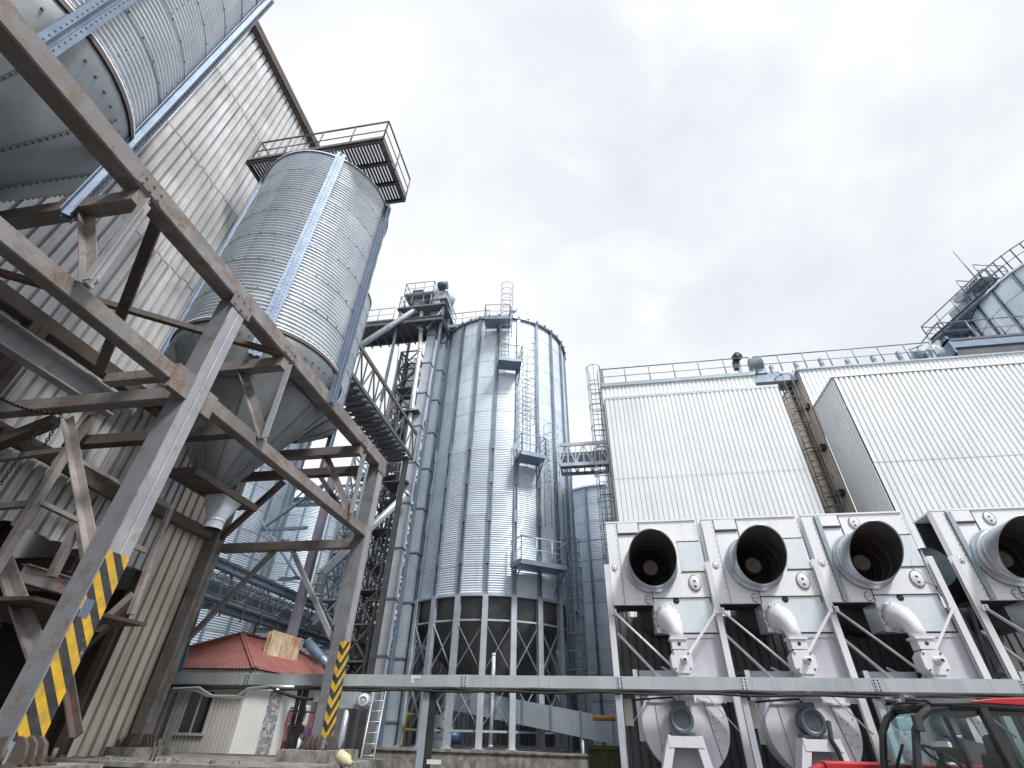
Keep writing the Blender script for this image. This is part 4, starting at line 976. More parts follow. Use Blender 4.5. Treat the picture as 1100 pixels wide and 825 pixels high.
T = thing('yellow_guard', 'small yellow tubular guard among the silo legs', 'guard', (-7.6, 22, 1.5))
m_ = MB(); m_.tube([(-7.9,22,1.46),(-7.9,22,2.5),(-7.3,22,2.5),(-7.3,22,1.46)], .04, 8); m_.tube([(-7.9,22,2.0),(-7.3,22,2.0)], .03, 8); m_.build('guard_rail', mk('yellow rail', (.5,.33,.03), (.42,.28,.03), .5), T)
m_ = MB(); m_.tube([(P(636,760,Y=14).x, 14, 2.31), (P(660,760,Y=14).x, 14, 2.31)], .055, 10); tag(m_.build('orange_pipe', ORANGE), 'short orange pipe beside the first dryer post', 'pipe')
m_ = MB(); m_.bb(-.6, 1.2, 15, 15.1, 0, 1.75); m_.bb(-.6, 1.2, 14.95, 15, 1.7, 1.78)
for k in range(5): m_.bb(-.6+k*.42, -.54+k*.42, 14.96, 15, 0, 1.7)
tag(m_.build('mossy_board', GREENM), 'mossy green board fence behind the first dryer post', 'fence')
# wall blower and leaning ladder left of the silo
m_ = MB(); p0, p1 = P(391, 824, Y=17.6), P(409, 738, Y=18.4); 
ladder(m_, p0-V3((0,0,.9))*1, p1+V3((0,0,.0)), (.0,-1,.1), .42, .028, .3); tag(m_.build('leaning_ladder', LEGG), 'grey straight ladder leaning up beside the small blower', 'ladder')
T = thing('small_blower', 'small grey blower with round motor on a bracket by the leaning ladder', 'blower', (-7.6, 17, 0))
p = P(391, 753, Y=17)
m_ = MB(); m_.lathe([(0,-.2),(.17,-.2),(.2,-.15),(.2,.2),(.14,.26),(0,.26)], 24, p, (.3,-1,0)); m_.lathe([(.11,-.005),(.16,-.005),(.16,.02),(.11,.02)], 24, p+V3((.078,-.26,0)), (.3,-1,0), m=1)
for k in range(12):
    a = 2*PI*k/12; m_.box(p+V3((math.cos(a)*.2, 0, math.sin(a)*.2)), (.02,.3,.03), 0, 0)
m_.build('motor', [LEGG, WHITES], T)
m_ = MB(); m_.bb(p.x-.75, p.x-.3, p.y-.1, p.y+.4, p.z-.2, p.z+.28); m_.tube([(p.x-.5,p.y,p.z-.2),(p.x-.52,p.y,p.z-1.0),(p.x-.75,p.y,p.z-1.5),(p.x-.75,p.y,0)], .09, 10); m_.build('casing', LEGG, T)
m_ = MB(); m_.bb(-10.9, -8.1, 19.4, 19.5, 0, 2.75); tag(m_.build('grey_screen_wall', mk('grey render', (.2,.2,.205), (.15,.15,.155), .8, grime=.5)), 'plain grey wall behind the small blower and leaning ladder', 'wall')

# ------------------------------------------------------------------ pipe rack beam across the yard
T = thing('pipe_rack', 'long level grey steel pipe rack beam crossing the whole yard on thin posts', 'pipe rack', (0, 11.75, 0))
YB = 11.75
m_ = MB(); m_.beam((-10.6, YB, 2.86), (14, YB, 2.86), .2, .22, 'D', th=.018); m_.build('beam', RACK, T)
for x in (-8.1, -3.0, .27, 2.66, 5.04, 7.5, 7.95):
    m_ = MB(); m_.bb(x-.07, x+.07, YB-.108, YB-.1, 2.76, 2.96)
    for k in range(4):
        for s in (-1, 1): m_.box((x+s*.035, YB-.112, 2.785+k*.05), (.022,.012,.022), 0, 1)
    m_.build('splice_plate', [LEGG, BLACK], T)
for x in (.235, 2.64, 5.02, 7.45): m_ = MB(); m_.beam((x-.03, YB-.02, 0), (x-.03, YB-.02, 2.745), .11, .11, 'box'); m_.build('post', LEGG, T)
for p, q, w_ in ((P(459,742,Y=YB), P(451,824,Y=YB), .145), (P(316,742,Y=YB), P(303,824,Y=YB), .07), (P(325,742,Y=YB), P(310,824,Y=YB), .1), (P(470,742,Y=YB+.3), P(463,824,Y=YB+.3), .12)):
    m_ = MB(); m_.beam((q.x, YB, 0), (q.x, YB, 2.745), w_, w_, 'I' if w_ > .14 else 'box', th=w_*.12); m_.build('post', [BLACK, BEAMG][w_ > .14], T)
m_ = MB(); m_.bb(P(443,730,Y=YB).x, P(453,730,Y=YB).x, YB-.107, YB-.101, 2.9, 2.95); m_.bb(P(443,735,Y=YB).x, P(445.5,735,Y=YB).x, YB-.107, YB-.101, 2.81, 2.9)
m_.build('marker', WHITES, T)
m_ = MB(); m_.bb(P(459,820,Y=11.6).x, P(474,820,Y=11.6).x, 11.55, 11.6, 1.46, 1.53); m_.build('notice', WHITES, T)
rnd = random.Random(2)
for j, (r_, dz) in enumerate(((.035, -.03), (.024, -.065))):
    m_ = MB(); pts = []; x = -10.5
    while x < 13.9: pts.append((x, YB-.1-.03*j+.02*math.sin(x*2+j), 2.74+dz+.012*math.sin(x*3.1+j*2)+rnd.uniform(-.006,.006))); x += .22
    m_.tube(pts, r_, 7); tag(m_.build('cable', RUBBER), ('thick black cable clipped under the pipe rack beam', 'thin black cable hanging lowest under the pipe rack beam')[j], 'cable')
def px(x, y): return P(x, y, Y=YB-.25)
m_ = MB(); m_.tube([px(186,740), px(214,739), px(221,744), px(229,748), px(255,748), px(266,740), px(290,737), px(316,738)], .03, 10); m_.tube([px(186,742), px(212,742), px(222,747.5), px(252,750), px(266,748), px(275,742), px(300,741)], .024, 8)
tag(m_.build('bent_pipe', ALU), 'bright bent twin pipe below the rack beam in front of the house', 'pipe')
m_ = MB(); m_.tube(sag(px(290,738), px(336,751), .05), .03, 8); tag(m_.build('drooping_cable', RUBBER), 'black cable drooping from the rack beam by the house windows', 'cable')

# ------------------------------------------------------------------ white buildings at the right
def pbox(mb, x0, x1, yf, yb, z0, z1, pitch, depth=.04, sides=True, tiers=2):
    corr(mb, (x0, yf, z0), (1,0,0), (0,-1,0), x1-x0, z0, z1, pitch, depth, tiers, sheet=4)
    if sides:
        corr(mb, (x1, yf, z0), (0,1,0), (1,0,0), yb-yf, z0, z1, pitch, depth, tiers); corr(mb, (x0, yb, z0), (0,-1,0), (-1,0,0), yb-yf, z0, z1, pitch, depth, tiers)
    mb.quad((x0,yf,z1-.002), (x1,yf,z1-.002), (x1,yb,z1-.002), (x0,yb,z1-.002))
B1 = thing('white_sheeted_tower', 'white sheeted dryer tower right of the silo with railed flat roof', 'building', (5, 21, 0))
yf = 19.4
m_ = MB(); pbox(m_, 1.03, 8.74, yf, 20.2, 2.5, 15.0, .2, .035, True, 3); m_.build('front_bay', WALLN, B1)
m_ = MB(); pbox(m_, .96, 8.2, 20.22, 27, 1.0, 16.35, .2, .035, True, 2); m_.build('rear_block', WALLN, B1)
m_ = MB()
for x in range(38): m_.box((1.03+x*.2+.168, yf-.012, 14.955), (.05,.03,.055))  # black blocks in the groove tops stand in for gap shade
m_.bb(.98, 8.78, yf-.06, yf+.02, 15.0, 15.06, 1); m_.bb(.98, 8.78, yf-.05, yf-.035, 14.93, 15.0, 1); m_.build('roof_trim', [BLACK, DRYG], B1)
m_ = MB(); m_.bb(.9, 8.3, 20.1, 27, 16.355, 16.43); m_.bb(.9, 8.3, 20.1, 20.16, 16.24, 16.35); m_.build('roof_edge', BEAMG, B1)
m_ = MB(); rails(m_, [(1.0, 20.25, 16.43), (8.3, 20.25, 16.43)], 1.0, .028, 1.25, (.5,), .0); rails(m_, [(1.0, 26, 16.43), (1.0, 20.25, 16.43)], 1.0, .025, 1.25, (.5,)); m_.bb(.98, 1.12, 20.2, 20.32, 16.43, 17.45); m_.build('handrail', RAIL, B1)
m_ = MB(); lx = .62; ladder(m_, (lx, 20.4, 1), (lx, 20.4, 17.4), (0,-1,0), .42, .026); lo = m_.build('ladder', RAIL, B1)
m_ = MB(); cage(m_, (lx, 20.4, 3), (lx, 20.4, 17.4), (0,-1,0), .36, .015, 1.15); m_.build('safety_cage', RAIL, lo)
for k in range(12): z = 4+k*1.1; m_ = MB(); m_.beam((lx-.2, 20.4, z), (1.0, 20.45, z), .04); m_.build('wall_bracket', STIFF, lo)
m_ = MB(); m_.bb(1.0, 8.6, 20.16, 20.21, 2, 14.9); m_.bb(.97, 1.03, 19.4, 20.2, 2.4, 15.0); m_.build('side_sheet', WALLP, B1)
B2 = thing('white_stepped_building', 'white sheeted building with projecting right-hand bay and long roof railing', 'building', (16, 22, 0))
m_ = MB(); pbox(m_, 10.28, 26, 20.2, 27, 1, 16.3, .2, .035, True, 2); m_.build('rear_block', WALLN, B2)
m_ = MB(); corr(m_, (10.27, 27, 1), (0,-1,0), (-1,0,0), 6.8, 1, 16.2, .2, .04, 2); m_.build('side_sheet', WALLC, B2, 'dirty brownish side sheeting in the gap')
m_ = MB(); pbox(m_, 10.36, 24, 17.95, 20.15, 2.5, 14.22, .2, .035, False, 3)
m_.build('front_bay', WALLN, B2)
m_ = MB(); corr(m_, (10.34, 20.15, 2.5), (0,-1,0), (-1,0,0), 2.2, 2.5, 14.2, .22, .03, 2); m_.build('bay_side', WALLN, B2, 'shaded grey side of the projecting bay')
m_ = MB()
for x in range(67): m_.box((10.36+x*.2+.168, 17.938, 14.17), (.055,.03,.06))  # gap shade under the cap, drawn as black blocks per groove
m_.bb(10.28, 24, 17.89, 17.97, 14.225, 14.28, 1); m_.bb(10.27, 10.36, 17.975, 20.15, 14.215, 14.275, 1); m_.build('roof_trim', [BLACK, DRYG], B2)
m_ = MB(); m_.bb(10.2, 26, 20.08, 27, 16.305, 16.38); m_.build('roof_edge', BEAMG, B2)
m_ = MB(); rails(m_, [(8.5, 20.2, 16.38), (16.4, 20.2, 16.38)], 1.0, .028, 1.2, (.5,)); rails(m_, [(10.5, 22.4, 16.38), (16.4, 22.4, 16.38)], 1.0, .026, 1.2, (.5,)); m_.build('handrail', RAIL, B2)
m_ = MB(); m_.bb(8.2, 10.3, 20.3, 21.2, 15.9, 16.36); m_.build('link_bridge', STIFF, B2)
for k in range(7): m_ = MB(); x = 9.2+k*1.15; m_.bb(x, x+.12, 20.3, 20.5, 16.38, 16.9+.1*(k % 3)); m_.bb(x-.2, x+.3, 20.35, 20.8, 16.38, 16.5); m_.build('roof_vent', STIFF, B2)
m_ = MB(); lx, ly = 9.72, 20.6; ladder(m_, (lx, ly, 1), (lx, ly, 16.2), (-.5,-1,0), .42, .03); lo = m_.build('ladder', RAILB, B2)
m_ = MB(); cage(m_, (lx, ly, 3), (lx, ly, 16), (-.5,-1,0), .38, .018, 1.25); m_.build('safety_cage', RAILB, lo)
for k in range(6): z = 3.8+k*2.1; m_ = MB(); m_.bb(9.95, 10.24, 20.3, 20.65, z, z+.22); m_.beam((9.6, 20.6, z), (10.25, 20.6, z+.05), .05); m_.build('wall_bracket', BLACK, lo)
m_ = MB()
for i in range(3): m_.tube([(9.95+.1*i, 20.9, 1), (9.95+.1*i, 20.9, 16)], .05, 8)
m_.build('riser_pipe', RAILB, B2)
# roof fans
T = thing('roof_fan_unit', 'dark round headed fan standing on the roof edge between the white buildings', 'roof fan', (8.0, 20.5, 16.4))
m_ = MB(); m_.beam((7.85, 20.5, 16.4), (7.85, 20.5, 17.5), .14, .14); m_.build('stand', STIFF, T)
m_ = MB(); m_.lathe([(0,-.14),(.22,-.14),(.22,.14),(0,.14)], 20, (7.86, 20.4, 17.62), (.3,-1,0)); m_.bb(7.6, 7.8, 20.35, 20.6, 16.9, 17.4); m_.build('head', BLACK, T)
T = thing('roof_motor', 'ribbed silver motor beside the dark roof fan', 'motor', (8.6, 20.5, 16.4))
m_ = MB(); m_.lathe([(0,-.3),(.3,-.3),(.36,-.2),(.36,.3),(.25,.36),(0,.36)], 18, (8.6, 20.45, 17.05), (1,-.2,0)); m_.bb(8.3, 8.95, 20.25, 20.65, 16.4, 16.72)
for k in range(7): m_.lathe([(.36, -.02), (.4, -.02), (.4, .02), (.36, .02)], 18, (8.6-.2+k*.08, 20.45+.04-k*.016, 17.05), (1,-.2,0), sm=False)
m_.build('casing', BEAMG, T)
# bridge between silo and white tower
gallery('short_conveyor_bridge', 'short light conveyor bridge between big silo and white tower', (-1.3, 20.9), (.9, 20.9), 1.0, 12.15, 13.2, False, LEGG, 6)
# ------------------------------------------------------------------ silo, walkway and machine platform above the right building
fx, fy, fr = 27.7, 23.0, 5.0
FS = round_bin(fx, fy, fr, 8, 22.3, 'tall ribbed silo cut off by the right picture edge above the roof', 26, sheet=GALV)
m_ = MB(); pts = [V3((fx+(fr+.1)*math.cos(a), fy+(fr+.1)*math.sin(a), 22.35)) for a in [math.radians(168+k*5) for k in range(22)]]; rails(m_, pts, 1.1, .03, 1.0, (.5,)); m_.build('handrail', RAIL, FS)
MP = thing('machine_platform', 'railed steel platform with conveyor drive jutting from the far right silo top', 'platform', (20, 22, 23))
za = 22.3
a = P(1000,367,Z=za); b = P(1070,305,Z=za); d = (b-a); d.z = 0; d.normalize(); n_ = V3((-d.y, d.x, 0)) if V3((-d.y, d.x, 0)).y > 0 else V3((d.y, -d.x, 0))
wd = 1.7
m_ = MB(); m_.beam(a+V3((0,0,.0)), b, .14, .3, 'C', th=.02); m_.beam(a+n_*wd, b+n_*wd, .14, .3, 'C', th=.02); m_.beam(a+n_*wd*.5, b+n_*wd*.5, wd, .06)
for k in range(8): q = a.lerp(b, k/7); m_.beam(q, q+n_*wd, .08, .16)
m_.build('deck', STIFF, MP)
m_ = MB(); up = V3((0,0,1)); rails(m_, [b+up*.15, a+up*.15, a+n_*wd+up*.15, b+n_*wd+up*.15], 1.1, .032, 1.1, (.5,)); m_.build('handrail', RAIL, MP)
c_ = a.lerp(b, .55)+n_*wd*.5
m_ = MB(); m_.beam(c_-d*1.2+up*.7, c_+d*1.6+up*.7, .6, .7); m_.tube([c_-n_*.5+up*1.2, c_+n_*.6+up*1.2], .3, 12); m_.beam(c_-d*.6+up*1.5, c_+d*1.2+up*1.5, .5, .3); m_.build('drive', BEAMG, MP)
q = a.lerp(b, .7)
m_ = MB(); rails(m_, [q-n_*.1+up*.9, q+n_*wd+up*.9, q+n_*wd+d*1.2+up*.9, q-n_*.1+d*1.2+up*.9], .95, .03, .8, (.5,)); m_.beam(q-n_*.1+up*.85+d*.6, q+n_*wd+up*.85+d*.6, 1.2, .06); m_.build('upper_deck', RAIL, MP)
m_ = MB(); m_.tube([P(1050,301,Y=20), P(1024,270,Y=20)], .03, 5); m_.build('aerial', RAIL, MP)
for t_ in (.15, .6, .9): q = a.lerp(b, t_)+n_*wd*.6; m_ = MB(); m_.beam((q.x, q.y, 16.4), (q.x, q.y, za-.1), .14, .14); m_.build('support_post', STIFF, MP)
CP = thing('roof_conveyor_deck', 'deep dark sided conveyor deck with railing on the right roof', 'conveyor', (19, 21, 16.4))
m_ = MB(); m_.bb(17.6, 30, 20.6, 22.6, 16.5, 17.6); m_.bb(17.5, 30, 20.5, 22.7, 17.6, 17.72); m_.build('casing', DGREY, CP)
m_ = MB(); m_.bb(17.55, 30, 20.53, 20.59, 17.2, 17.62); m_.bb(17.5, 17.58, 20.5, 22.7, 16.9, 17.9); m_.build('side_plate', BLUEG, CP)
m_ = MB(); rails(m_, [(17.6, 22.5, 17.72), (17.6, 20.6, 17.72), (30, 20.6, 17.72)], 1.1, .03, 1.2, (.5,)); m_.build('handrail', RAIL, CP)
T = thing('roof_drive', 'cluster of grey motor and pulleys at the end of the roof railing', 'motor', (16.4, 21, 16.4))
m_ = MB(); m_.lathe([(0,-.35),(.3,-.35),(.34,.3),(0,.35)], 16, (16.2, 20.7, 17.0), (1,-.4,0)); m_.lathe([(0,-.1),(.4,-.1),(.4,.1),(0,.1)], 18, (16.9, 20.8, 17.2), (0,1,0)); m_.bb(15.8, 17.3, 20.4, 21.2, 16.4, 16.6); m_.beam((16.3,20.6,16.5), (17.4,20.9,17.9), .2); m_.tube([(15.7,20.5,16.5),(15.7,20.5,17.3),(16.3,20.5,17.5)], .06, 8); m_.build('gear', BEAMG, T)
# ------------------------------------------------------------------ the row of fan dryers
YD = 12.5
def dryer(x0, label, right_col=False, extra=False):
    """one dryer unit; x0 = left face of its left column"""
    T = thing('fan_dryer', label, 'dryer', (x0, YD, 0), 'row of white fan dryers in front of the white buildings')
    X = lambda v: v+x0-.23
    yf = YD
    R = .55; cx, cz = X(1.295), 5.36
    m_ = MB()
    m_.bb(X(.31), X(.575), yf, yf+.1, 4.49, 6.46)
    xl, xr, zl, zr_ = X(.585), X(2.55), 4.63, 6.46                # front sheet with a round hole for the duct
    ring = []
    for k in range(64):
        a = 2*PI*k/64; c_, s_ = math.cos(a), math.sin(a)
        t_ = min(((xr-cx) if c_ > 0 else (cx-xl))/max(abs(c_), 1e-6), ((zr_-cz) if s_ > 0 else (cz-zl))/max(abs(s_), 1e-6))
        ring.append((V3((cx+c_*(R+.01), yf+.02, cz+s_*(R+.01))), V3((cx+c_*t_, yf+.02, cz+s_*t_))))
    cor = [V3((x, yf+.02, z)) for x, z in ((xr,zr_), (xl,zr_), (xl,zl), (xr,zl))]
    for k in range(64):
        (p, P1), (q, Q1) = ring[k], ring[(k+1) % 64]
        n0 = len(m_.v); m_.v += [p, P1, Q1, q]; m_.face((n0, n0+1, n0+2, n0+3), 0)
        if abs(P1.x-Q1.x) > 1e-4 and abs(P1.z-Q1.z) > 1e-4:
            c3 = min(cor, key=lambda c_: (c_-P1).length+(c_-Q1).length); n0 = len(m_.v); m_.v += [P1, c3, Q1]; m_.face((n0, n0+1, n0+2), 0)
    dp = .85
    m_.bb(xl-.01, X(1.235), yf+.02, yf+.1, 4.49, 4.628)
    m_.bb(X(.31), X(2.55), yf-.012, yf+dp, 6.462, 6.5)
    m_.bb(X(.315), X(.345), yf+.101, yf+(.2 if extra and not right_col else dp), 4.5, 6.455); m_.bb(X(2.52), X(2.545), yf+.03, yf+dp, 4.5, 6.455); m_.bb(X(.35), X(2.51), yf+.101, yf+dp, 4.5, 4.53, 1); m_.bb(X(.35), X(2.51), yf+dp-.03, yf+dp, 4.54, 6.455, 1)  # black bottom plate: the underside's shade is put into its colour
    SEAM = ((.574,.586,4.5,6.45), (2.0,2.545,5.93,5.945), (2.0,2.545,5.2,5.215), (1.24,2.545,4.622,4.636), (1.238,1.25,4.5,4.8), (1.13,1.142,5.98,6.45))
    for (u0, u1, w0, w1) in SEAM: m_.bb(X(u0), X(u1), yf+.002, yf+.0195, w0, w1, 1)
    for k in range(16): m_.box((X(.545), yf-.003, 4.58+k*.12), (.014,.01,.014), 0, 1); m_.box((X(2.52), yf+.016, 4.7+k*.115), (.012,.01,.012), 0, 1)
    m_.bb(X(2.02), X(2.535), yf+.008, yf+.0195, 5.225, 5.92, 2)
    for (u0, w0, w1) in ((2.552, 4.6, 6.4), (2.64, 4.6, 6.4)): m_.bb(X(u0), X(u0+.05), yf+.12, yf+.16, w0, w1, 2)
    m_.build('front_panel', [DRYW, BLACK, DRYG], T)
    m_ = MB(); m_.bb(X(1.235), X(2.55), yf+.03, yf+.11, 3.9, 4.62); m_.bb(X(1.235), X(2.5), yf+.111, yf+.7, 3.95, 4.49); m_.build('lower_panel', DRYG, T)
    m_ = MB(); m_.bb(X(.6), X(1.11), yf-.012, yf+.018, 6.2, 6.45); m_.bb(X(.6), X(1.11), yf-.014, yf+.018, 6.15, 6.192, 1); m_.build('access_lid', [DRYW, BLACK], T)
    if extra: m_ = MB(); m_.beam((X(.64), yf-.03, 6.42), (X(.64), yf-.03, 4.5), .1, .04, 'C', th=.012); m_.build('cable_channel', BEAMG, T)
    for (hx, hz, s) in ((.42, 5.34, .07), (1.13, 4.6, .075), (2.26, 4.95, .14)) + (((1.45, 6.25, .12),) if extra else ()):
        m_ = MB()
        m_.lathe([(0,-.004),(s*.93,-.004),(s,.004),(s*1.02,.02)], 24, (X(hx), yf-.001, hz), (0,1,0)); 
        b0 = len(m_.v)
        for v in m_.v: v.z = hz+(v.z-hz)*1.3
        for k in (-1, 1): m_.lathe([(0,-.006),(s*.2,-.006),(s*.2,0)], 12, (X(hx+(k*s*.4 if hz < 4.7 else 0)), yf-.003, hz+(0 if hz < 4.7 else k*s*.42-s*.1)), (0,1,0), m=1)
        m_.lathe([(s*.92,-.0055),(s*1.0,-.0045),(s*1.03,.003)], 24, (X(hx), yf-.001, hz), (0,1,0), m=2); 
        for v in m_.v[-72:]: v.z = hz+(v.z-hz)*1.3
        m_.build('inspection_cover', [WHITEP, DARKIN, DGREY], T)
    # fan duct with slanted rain mouth
    def mouth(i, q):
        if i in MO: q = V3((q.x, yf-(.72+.42*(q.z-cz)/R), q.z))
        return q
    MO = {3, 4}
    m_ = MB(); m_.lathe([(R+.07, .02), (R+.07, .09), (R, .1), (R, 1), (R-.018, 1), (R-.018, -.3), (R-.018, -1.2)], 64, (cx, yf, cz), (0,-1,0), skew=mouth)
    m_.lathe([(R+.0, .34), (R+.014, .35), (R+.014, .37), (R+.0, .38)], 64, (cx, yf, cz), (0,-1,0)); m_.lathe([(R+.0, .13), (R+.035, .14), (R+.035, .2), (R+.0, .21)], 64, (cx, yf, cz), (0,-1,0))
    du = m_.build('fan_duct', DUCT, T)
    m_ = MB(); 
    MO = {0}
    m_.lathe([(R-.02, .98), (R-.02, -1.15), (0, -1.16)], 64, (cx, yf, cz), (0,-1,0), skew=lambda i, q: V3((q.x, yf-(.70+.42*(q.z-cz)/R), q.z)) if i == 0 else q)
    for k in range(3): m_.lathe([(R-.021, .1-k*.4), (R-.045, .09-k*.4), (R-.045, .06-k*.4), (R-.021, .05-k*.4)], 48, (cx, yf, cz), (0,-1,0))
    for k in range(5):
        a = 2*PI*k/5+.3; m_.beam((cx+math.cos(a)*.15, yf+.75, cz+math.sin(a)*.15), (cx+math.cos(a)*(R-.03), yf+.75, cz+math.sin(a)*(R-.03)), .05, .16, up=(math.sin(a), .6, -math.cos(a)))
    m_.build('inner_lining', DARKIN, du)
    m_ = MB(); m_.lathe([(0,.04),(.145,.05),(.175,.06),(.185,.02),(.185,-.9),(0,-.9)], 32, (cx, yf+.1, cz-.02), (0,-1,0)); m_.build('fan_hub', HUB, du)
    # recess behind, drum
    m_ = MB(); m_.lathe([(0,.1),(.52,.1),(.55,.0),(.55,-.6),(0,-.6)], 40, (X(1.5), yf+1.3, 4.6), (0,-1,0)); m_.build('rear_drum', DGREY, T)
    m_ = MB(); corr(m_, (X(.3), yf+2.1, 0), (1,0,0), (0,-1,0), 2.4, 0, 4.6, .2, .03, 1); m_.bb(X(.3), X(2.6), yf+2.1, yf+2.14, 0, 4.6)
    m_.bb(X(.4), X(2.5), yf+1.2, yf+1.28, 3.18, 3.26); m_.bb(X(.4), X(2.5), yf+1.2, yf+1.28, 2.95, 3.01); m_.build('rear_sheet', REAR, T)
    # elbow, rotary valve
    m_ = MB(); c0 = V3((X(1.5), yf+.03, 4.17))
    m_.lathe([(.3, .0), (.3, .035), (.27, .036)], 32, c0, (0,-1,0))
    path = [c0+V3((0,-.03,0)), c0+V3((.01,-.12,-.005)), c0+V3((.035,-.22,-.045)), c0+V3((.06,-.31,-.13)), c0+V3((.08,-.365,-.23)), c0+V3((.092,-.39,-.34)), c0+V3((.097,-.395,-.44))]
    m_.tube(path, [.27,.252,.23,.2,.175,.158,.15], 24); m_.lathe([(.0,.005),(.07,.005),(.07,-.01)], 16, c0+V3((.27,-.006,.40)), (0,-1,0), m=1)
    for k in range(12):
        a = 2*PI*k/12; m_.box(c0+V3((math.cos(a)*.285, -.04, math.sin(a)*.285)), (.02,.02,.02), 0, 1)
    m_.build('elbow_pipe', [LILACL, BLACK], T)
    m_ = MB(); vx, vy = X(1.6), yf-.39
    m_.bb(vx-.15, vx+.15, vy-.15, vy+.15, 3.5, 3.72); m_.bb(vx-.18, vx+.18, vy-.18, vy+.18, 3.68, 3.725); m_.lathe([(.0,-.006),(.035,-.006),(.035,.01)], 12, (vx, vy-.152, 3.6), (0,1,0), m=1)
    m_.prism([(-.13,-.22), (.13,-.22), (.215,-.1), (.215,.1), (.13,.2), (-.13,.2), (-.215,.1), (-.215,-.1)], V3((vx, vy+.17, 3.28)), V3((vx, vy-.17, 3.28)), V3((1,0,0)), V3((0,0,1)))
    m_.lathe([(0,.18),(.045,.18),(.045,.0),(.08,0),(.08,-.03)], 16, (vx+.04, vy-.175, 3.29), (0,-1,0)); m_.lathe([(.03,.181),(.0,.182)], 12, (vx+.04, vy-.176, 3.29), (0,-1,0), m=1); m_.lathe([(0,.04),(.06,.04),(.06,0)], 6, (vx+.04, vy-.22, 3.29), (0,-1,0), sm=False)
    for s in (-1, 1):
        for z in (3.14, 3.42): m_.lathe([(0,.015),(.018,.015),(.018,0)], 6, (vx+s*.15, vy-.171, z), (0,-1,0), m=2)
    m_.bb(vx-.12, vx+.12, vy-.12, vy+.12, 2.5, 3.06); m_.bb(vx-.145, vx+.145, vy-.145, vy+.145, 2.98, 3.03)
    m_.build('rotary_valve', [WHITEP, BLACK, DGREY], T)
    m_ = MB(); m_.bb(X(1.7), X(2.6), yf+.05, yf+.12, 2.6, 3.86); m_.bb(X(1.68), X(2.62), yf+.03, yf+.049, 3.79, 3.862); m_.bb(X(.75), X(1.7), yf+.5, yf+.6, 2.6, 3.2); m_.bb(X(.6), X(.7), yf+.3, yf+.36, 1.9, 3.2, 1); m_.build('lilac_panel', [LILAC, DRYG], T)
    # columns and struts
    def column(cx_):
        m_ = MB(); m_.beam((cx_, yf-.06, 0), (cx_, yf-.06, 5.4), .13, .11, 'C', up=(0,1,0), th=.014); m_.build('column', WHITEP, T)
    column(X(.235))
    if right_col: column(X(2.64))
    m_ = MB(); yb_ = yf-.17
    m_.beam((X(.3), yb_, 4.32), (X(1.47), yb_, 3.18), .1, .05, 'L', th=.012); m_.beam((X(2.58), yb_, 4.32), (X(1.36), yb_-.02, 2.95), .1, .05, 'L', th=.012)
    m_.box((X(.3), yb_-.008, 4.31), (.12,.012,.12)); m_.box((X(2.58), yb_-.008, 4.31), (.12,.012,.12)); m_.box((X(1.45), yb_-.012, 3.2), (.14,.012,.14))
    for q in ((.3,4.33),(.33,4.29),(2.58,4.33),(2.55,4.29),(1.45,3.22),(1.4,3.17),(.88,3.75)): m_.box((X(q[0]), yb_-.02, q[1]), (.022,.014,.022), 0, 1)
    m_.beam((X(.35), yf+.4, 3.95), (X(1.3), yf+.5, 2.95), .07, .05); m_.beam((X(2.5), yf+.4, 2.6), (X(1.3), yf+.8, 3.3), .06, .04)
    m_.beam((X(.98), YD-.33, 2.8), (X(.42), YD-.33, 2.16), .075, .012); m_.beam((X(1.9), YD-.33, 2.8), (X(2.5), YD-.33, 2.1), .075, .012)
    m_.build('strut', [WHITEP, BLACK], T)
    # fan scroll, motor, pedestal
    m_ = MB(); fc = V3((X(1.5), 0, 2.2)); y1, y2 = yf-.22, yf+.45; Rf = .84; out = []
    out = [(X(2.25), 2.9), (X(2.25), 2.62)]
    for k in range(33):
        a = math.radians(28-236*k/32); out.append((fc.x+Rf*math.cos(a)*(1.0), fc.z+Rf*math.sin(a)))
    out += [(X(.85), 2.62), (X(.85), 2.9)]
    m_.prism([(x-fc.x, z-fc.z) for x, z in out], V3((fc.x, y2, fc.z)), V3((fc.x, y1, fc.z)), V3((1,0,0)), V3((0,0,1)))
    sc = m_.build('fan_housing', LILACL, T)
    m_ = MB()
    m_.bb(X(.8), X(2.3), y1-.03, y1-.004, 2.56, 2.6)
    m_.beam((X(1.93), y1-.006, 2.55), (X(2.1), y1-.006, 1.62), .012, .008, up=(0,1,0), m=1); m_.beam((X(.95), y1-.006, 2.55), (X(1.0), y1-.006, 1.6), .008, .006, up=(0,1,0), m=1)
    m_.bb(X(2.05), X(2.27), y1-.006, y1-.003, 2.08, 2.34); 
    for q in ((2.06,2.33),(2.26,2.33),(2.06,2.1),(2.26,2.1),(2.15,2.25),(2.1,1.95),(2.2,1.9)): m_.box((X(q[0]), y1-.008, q[1]), (.018,.012,.018), 0, 1)
    m_.build('housing_stiffener', [LILACL, DGREY], sc)
    m_ = MB(); mc = V3((X(1.39), y1-.02, 2.27))
    m_.lathe([(0,-.0),(.18,0),(.19,.03),(.19,.34),(.225,.36),(.23,.44),(.215,.47),(.16,.475),(.155,.45),(.0,.44)], 36, mc, (0,-1,0))
    for k in range(28):
        a = 2*PI*k/28; m_.beam(mc+V3((math.cos(a)*.195,-.06,math.sin(a)*.195)), mc+V3((math.cos(a)*.195,-.33,math.sin(a)*.195)), .012, .03, up=(math.cos(a),0,math.sin(a)))
